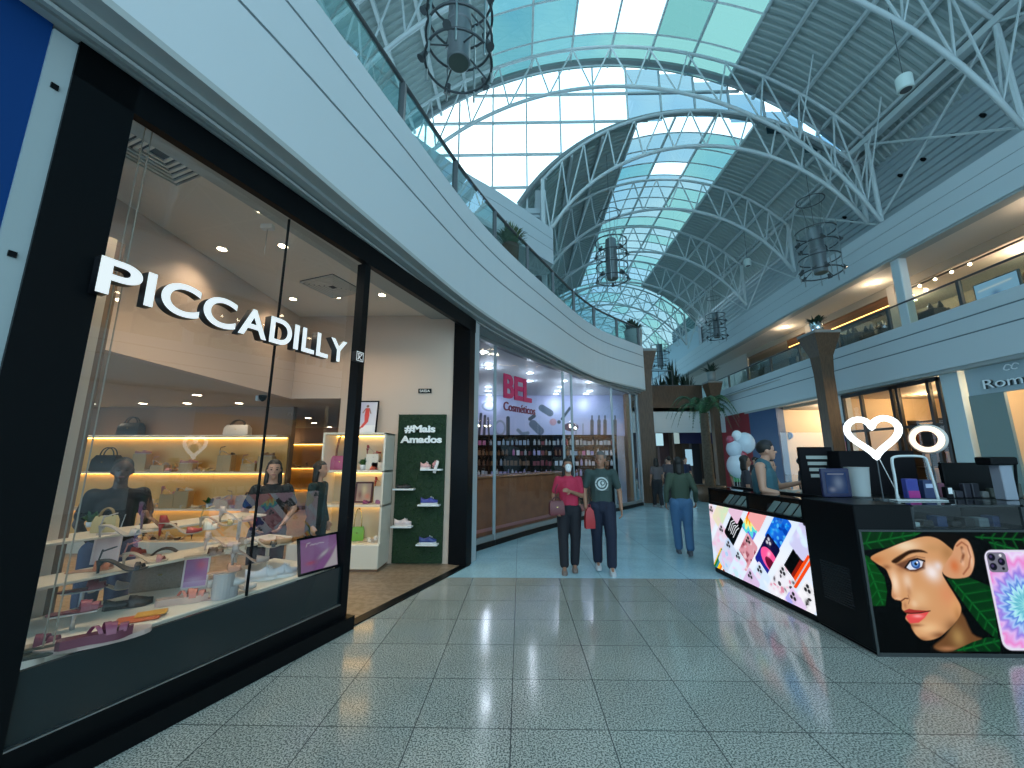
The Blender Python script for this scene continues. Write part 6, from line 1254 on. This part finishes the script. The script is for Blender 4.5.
    if hair_len != 'none':   # clear the face: pull back what lies in front of the hairline
        inv = Hy.inverted()
        for v in ho.data.vertices:
            q = inv @ (v.co - hd)
            if q.y < -.035 * k and q.z < .075 * k and abs(q.x) < .066 * k: v.co = hd + Hy @ Vector((q.x, -.03 * k, q.z))
    if eyes:
        for x in (.03, -.03): MB().ball(hp(x, -.074, .012), (.011 * k, .008 * k, .007 * k), 10, 6).obj('eye', mat('eye_dark', (.02, .015, .012), .2), t, True); MB().rod(hp(x - .014, -.083, .034), hp(x + .014, -.083, .036), .0035 * k, 5).obj('eyebrow', hm, t)
        if not mask: MB().rod(hp(-.022, -.085, -.046), hp(.022, -.085, -.046), .005 * k, 6).obj('lips', mat('lips', (.25, .08, .07), .4), t)
    if mask:
        mo_ = fuse('face_mask', [(hp(0, -.06, -.005), hp(0, -.062, -.055), .054 * k, .045 * k, .85)], mat('mask_white', (.75, .76, .76), .7), t, vox * .8, 2)
        for x in (.075, -.075): MB().rod(hp(x * .5, -.075, -.02), hp(x, .01, .0), .002, 4).obj('mask_loop', mat('mask_white', (.75, .76, .76), .7), t)
    return t, J, k
# walking couple
t, J, k = person('woman walking in a pink blouse, black trousers and white face mask', (.73, 6.22, 0), -.1, 1.60, 'mid', (.42, .02, .06), 'short', (.006, .007, .012), hair_len='long', female=True, mask=True, shoes_c=(.2, .15, .13), vox=.0085, topname='blouse', low=.93, build=1.08,
    joints=dict(la=(.07, .02, .09), ra=(-.09, -.1, .08), lk=(.09, -.02, .49), rk=(-.1, -.05, .49), le=(.21, .02, 1.12), lw=(.03, -.19, 1.2), re=(-.24, .03, 1.12), rw=(-.2, -.14, .93)), head_yaw=.1)
hb = handbag('shoulder_bag', 'maroon shoulder bag hanging at the side of the woman in pink', (.53, 6.05, .80), .2, .22, .2, .1, mat('maroon_leather', (.12, .02, .025), .4), mat('maroon_strap', (.08, .015, .02), .5), handle=.3)
MB().tube([(.0, .05, .2), (.02, .12, .35), (.14, .16, .55), (.3, .18, .62)], .007, 5).obj('strap', mat('maroon_strap', (.08, .015, .02), .5), hb, True)
t, J, k = person('man walking in a dark green t-shirt with round white emblem and blue jeans', (1.22, 6.2, 0), -.12, 1.70, 'mid', (.03, .055, .05), 'short', (.005, .01, .028), hair=(.1, .095, .095), shoes_c=(.5, .52, .54), vox=.0085, build=1.12, head_yaw=-.35,
    joints=dict(la=(.1, -.1, .08), ra=(-.08, .13, .1), lk=(.11, -.08, .49), rk=(-.09, .02, .49), le=(.27, .04, 1.12), lw=(.27, -.08, .88), re=(-.25, .03, 1.13), rw=(-.24, -.12, .9)))
em = Paint(-.1, .1, -.1, .1, 44, 44, (.03, .055, .05)); wc_ = (.5, .55, .53); em.blob((0, 0), .095, wc_, 1, 1); em.blob((0, 0), .078, (.03, .055, .05), 1, 1); em.blob((0, .0), .055, wc_, 1, 1); em.blob((.012, .01), .036, (.03, .055, .05), 1, 1); em.blob((.012, .012), .022, wc_, 1, 1); em.line([(0, -.05), (0, .04)], .008, (.03, .055, .05)); em.line([(-.09, 0), (-.06, 0)], .01, (.03, .055, .05)); em.line([(.09, 0), (.06, 0)], .01, (.03, .055, .05))
tsh = [c for c in t.children if c.name.startswith('t_shirt')][0]
em.obj('shirt_emblem', paintmat('shirt_print'), tsh, f=lambda x, z: (x, -.118 * 1.12 - .004 + 1.7 * x * x, 1.24 + z))
rbag = thing('carrier_bag', 'small red carrier bag hanging between the couple', 'bag', (1.0, 6.02, .62), .2); MB().rings([[(-.07 * q, -.03 * q2, z), (.07 * q, -.03 * q2, z), (.07 * q, .03 * q2, z), (-.07 * q, .03 * q2, z)] for q, q2, z in ((1, 1, 0), (1.05, 1.1, .1), (.8, .8, .24), (.3, .4, .29))]).obj('body', mat('red_plastic', (.35, .01, .015), .35), rbag, 2); MB().tube([(-.02, 0, .28), (-.015, 0, .33), (.015, 0, .33), (.02, 0, .28)], .006, 5).obj('handle', mat('red_plastic', (.35, .01, .015), .35), rbag)
# woman walking away
t, J, k = person('woman walking away in an olive green long-sleeved top and light blue jeans', (2.78, 7.2, 0), pi - .25, 1.62, 'mid', (.045, .07, .045), 'long', (.06, .14, .26), hair_len='long', female=True, shoes_c=(.08, .08, .09), vox=.0095, topname='jumper', legname='jeans', build=1.12, low=.92, eyes=False,
    joints=dict(la=(.07, -.16, .08), ra=(-.08, .14, .12), lk=(.09, -.1, .49), rk=(-.09, -.0, .49), le=(.24, .06, 1.12), lw=(.25, -.0, .9), re=(-.25, .05, 1.12), rw=(-.26, -.08, .92)))
# kiosk staff
t, J, k = person('man in a teal sleeveless shirt standing inside the kiosk looking down at a phone', (3.26, 5.5, .0), pi / 2 - .7, 1.84, 'light', (.035, .11, .14), 'none', (.01, .012, .02), hair=(.012, .01, .008), vox=.009, topname='shirt', head_yaw=.3, build=1.28,
    joints=dict(hd=(0, -.05, 1.57), le=(.2, -.1, 1.14), lw=(.1, -.34, 1.2), re=(-.22, .0, 1.12), rw=(-.15, -.26, 1.06)))
cp_ = J['hd']; MB().lathe([(.088, .0), (.086, .04), (.06, .085), (.01, .1)], (0, 0, 0), 16).obj('cap', mat('cap_dark', (.012, .014, .02), .7), t, True, loc=(cp_.x, cp_.y + .01, cp_.z + .06))
person('person in black bending over the counter at the back of the kiosk', (4.05, 6.9, 0), .5, 1.68, 'light', (.012, .012, .014), 'long', (.01, .01, .012), vox=.014, eyes=True, topname='jacket', joints=dict(hd=(0, -.14, 1.5), nk=(0, -.06, 1.38), le=(.2, -.12, 1.12), lw=(.08, -.32, 1.15), re=(-.2, -.12, 1.12), rw=(-.08, -.32, 1.12)))
person('person in dark clothes standing just behind the man in teal', (4.5, 8.2, 0), 1.2, 1.66, 'mid', (.03, .03, .04), 'short', (.01, .01, .012), hair_len='long', female=True, vox=.016, topname='top')
person('person wearing a black cap near the lit shop beyond the kiosk', (5.9, 8.6, 0), .8, 1.62, 'light', (.02, .02, .022), 'short', (.01, .01, .012), vox=.016, topname='top')
# shop staff and a stand-in figure
t, J, k = person('close-cropped man in a black t-shirt with pale pattern standing in the shoe shop', (-3.5, 3.52, 0), .75, 1.6, 'dark', (.008, .008, .01), 'short', (.06, .07, .13), hair=(.006, .005, .005), hair_len='none', vox=.011, topname='t_shirt', build=1.02, joints=dict(ls=(.16, .01, 1.38), rs=(-.16, .01, 1.38), le=(.235, .08, 1.13), lw=(.14, .14, .95), re=(-.235, .08, 1.13), rw=(-.14, .14, .95)))
tsh = [c for c in t.children if c.name.startswith('t_shirt')][0]; zm = MB()
for a, b in (((-.02, .95), (.0, 1.2)), ((.0, 1.2), (.04, 1.0)), ((.04, 1.0), (.07, 1.2)), ((-.08, .95), (-.03, 1.16)), ((-.05, .93), (.0, 1.1))): zm.rod((a[0], -.138 * 1.0, a[1] * .95), (b[0], -.14, b[1] * .95), .004, 5)
zm.obj('shirt_pattern', mat('pattern_pale', (.5, .5, .5), .7), tsh)
person('woman with long dark hair in a black top standing behind the window display', (-2.75, 4.5, 0), .55, 1.58, 'light', (.012, .014, .016), 'short', (.01, .01, .012), hair_len='long', female=True, vox=.011, topname='top', build=1.05, joints=dict(le=(.255, .02, 1.13), re=(-.255, .02, 1.13), lw=(.15, -.08, .98), rw=(-.15, -.08, .98)))
person('figure in dark green clothes standing in for a dark reflection near the gap', (-2.62, 5.3, 0), pi / 2, 1.56, 'light', (.012, .03, .03), 'long', (.01, .02, .022), hair_len='long', female=True, vox=.012, topname='cardigan', eyes=False)  # added figure in place of dark green shapes mirrored in the glass
# passers-by farther off
for i, (x, y, rz, H_, tc, lc, nm, fe, hl) in enumerate([(4.62, 13.9, pi, 1.62, (.1, .08, .08), (.01, .01, .012), 'woman in a patterned dark top walking away, left of the distant pair', True, 'long'), (5.1, 14.0, pi, 1.68, (.06, .05, .06), (.012, .012, .015), 'man in dark clothes walking away, right of the distant pair', False, 'short'),
        (6.6, 12.6, .4, 1.6, (.05, .3, .1), (.01, .01, .012), 'person in a bright green vest near the balloons', True, 'short'), (6.7, 16.6, .2, 1.65, (.01, .02, .06), (.01, .01, .015), 'person in dark blue standing near the palm tree', False, 'short'), (7.5, 12.9, 1.0, 1.62, (.3, .28, .26), (.02, .02, .03), 'person in a pale top beyond the kiosk end', True, 'long'),
        (5.6, 18.5, 0, 1.7, (.3, .3, .32), (.05, .05, .08), 'person in a pale shirt coming from the far end', False, 'short'), (7.0, 19.5, 0, 1.62, (.1, .02, .03), (.02, .02, .03), 'person in dark red far down the hall', True, 'long'), (8.3, 14.5, .5, 1.66, (.02, .02, .025), (.01, .01, .015), 'person in black between the palm and the balloons', False, 'short'), (6.2, 21, pi, 1.68, (.15, .15, .17), (.03, .03, .05), 'person in grey far down the hall walking away', False, 'short')]):
    ph_ = .14 if i % 2 else -.14
    person(nm, (x, y, 0), rz, H_, ['mid', 'light'][i % 2], tc, 'short', lc, hair_len=hl, female=fe, vox=.019, eyes=False, topname='top', joints=dict(la=(.08, ph_, .1), ra=(-.08, -ph_, .1), lk=(.09, ph_ * .2 - .04, .49), rk=(-.09, -ph_ * .2 - .04, .49)))
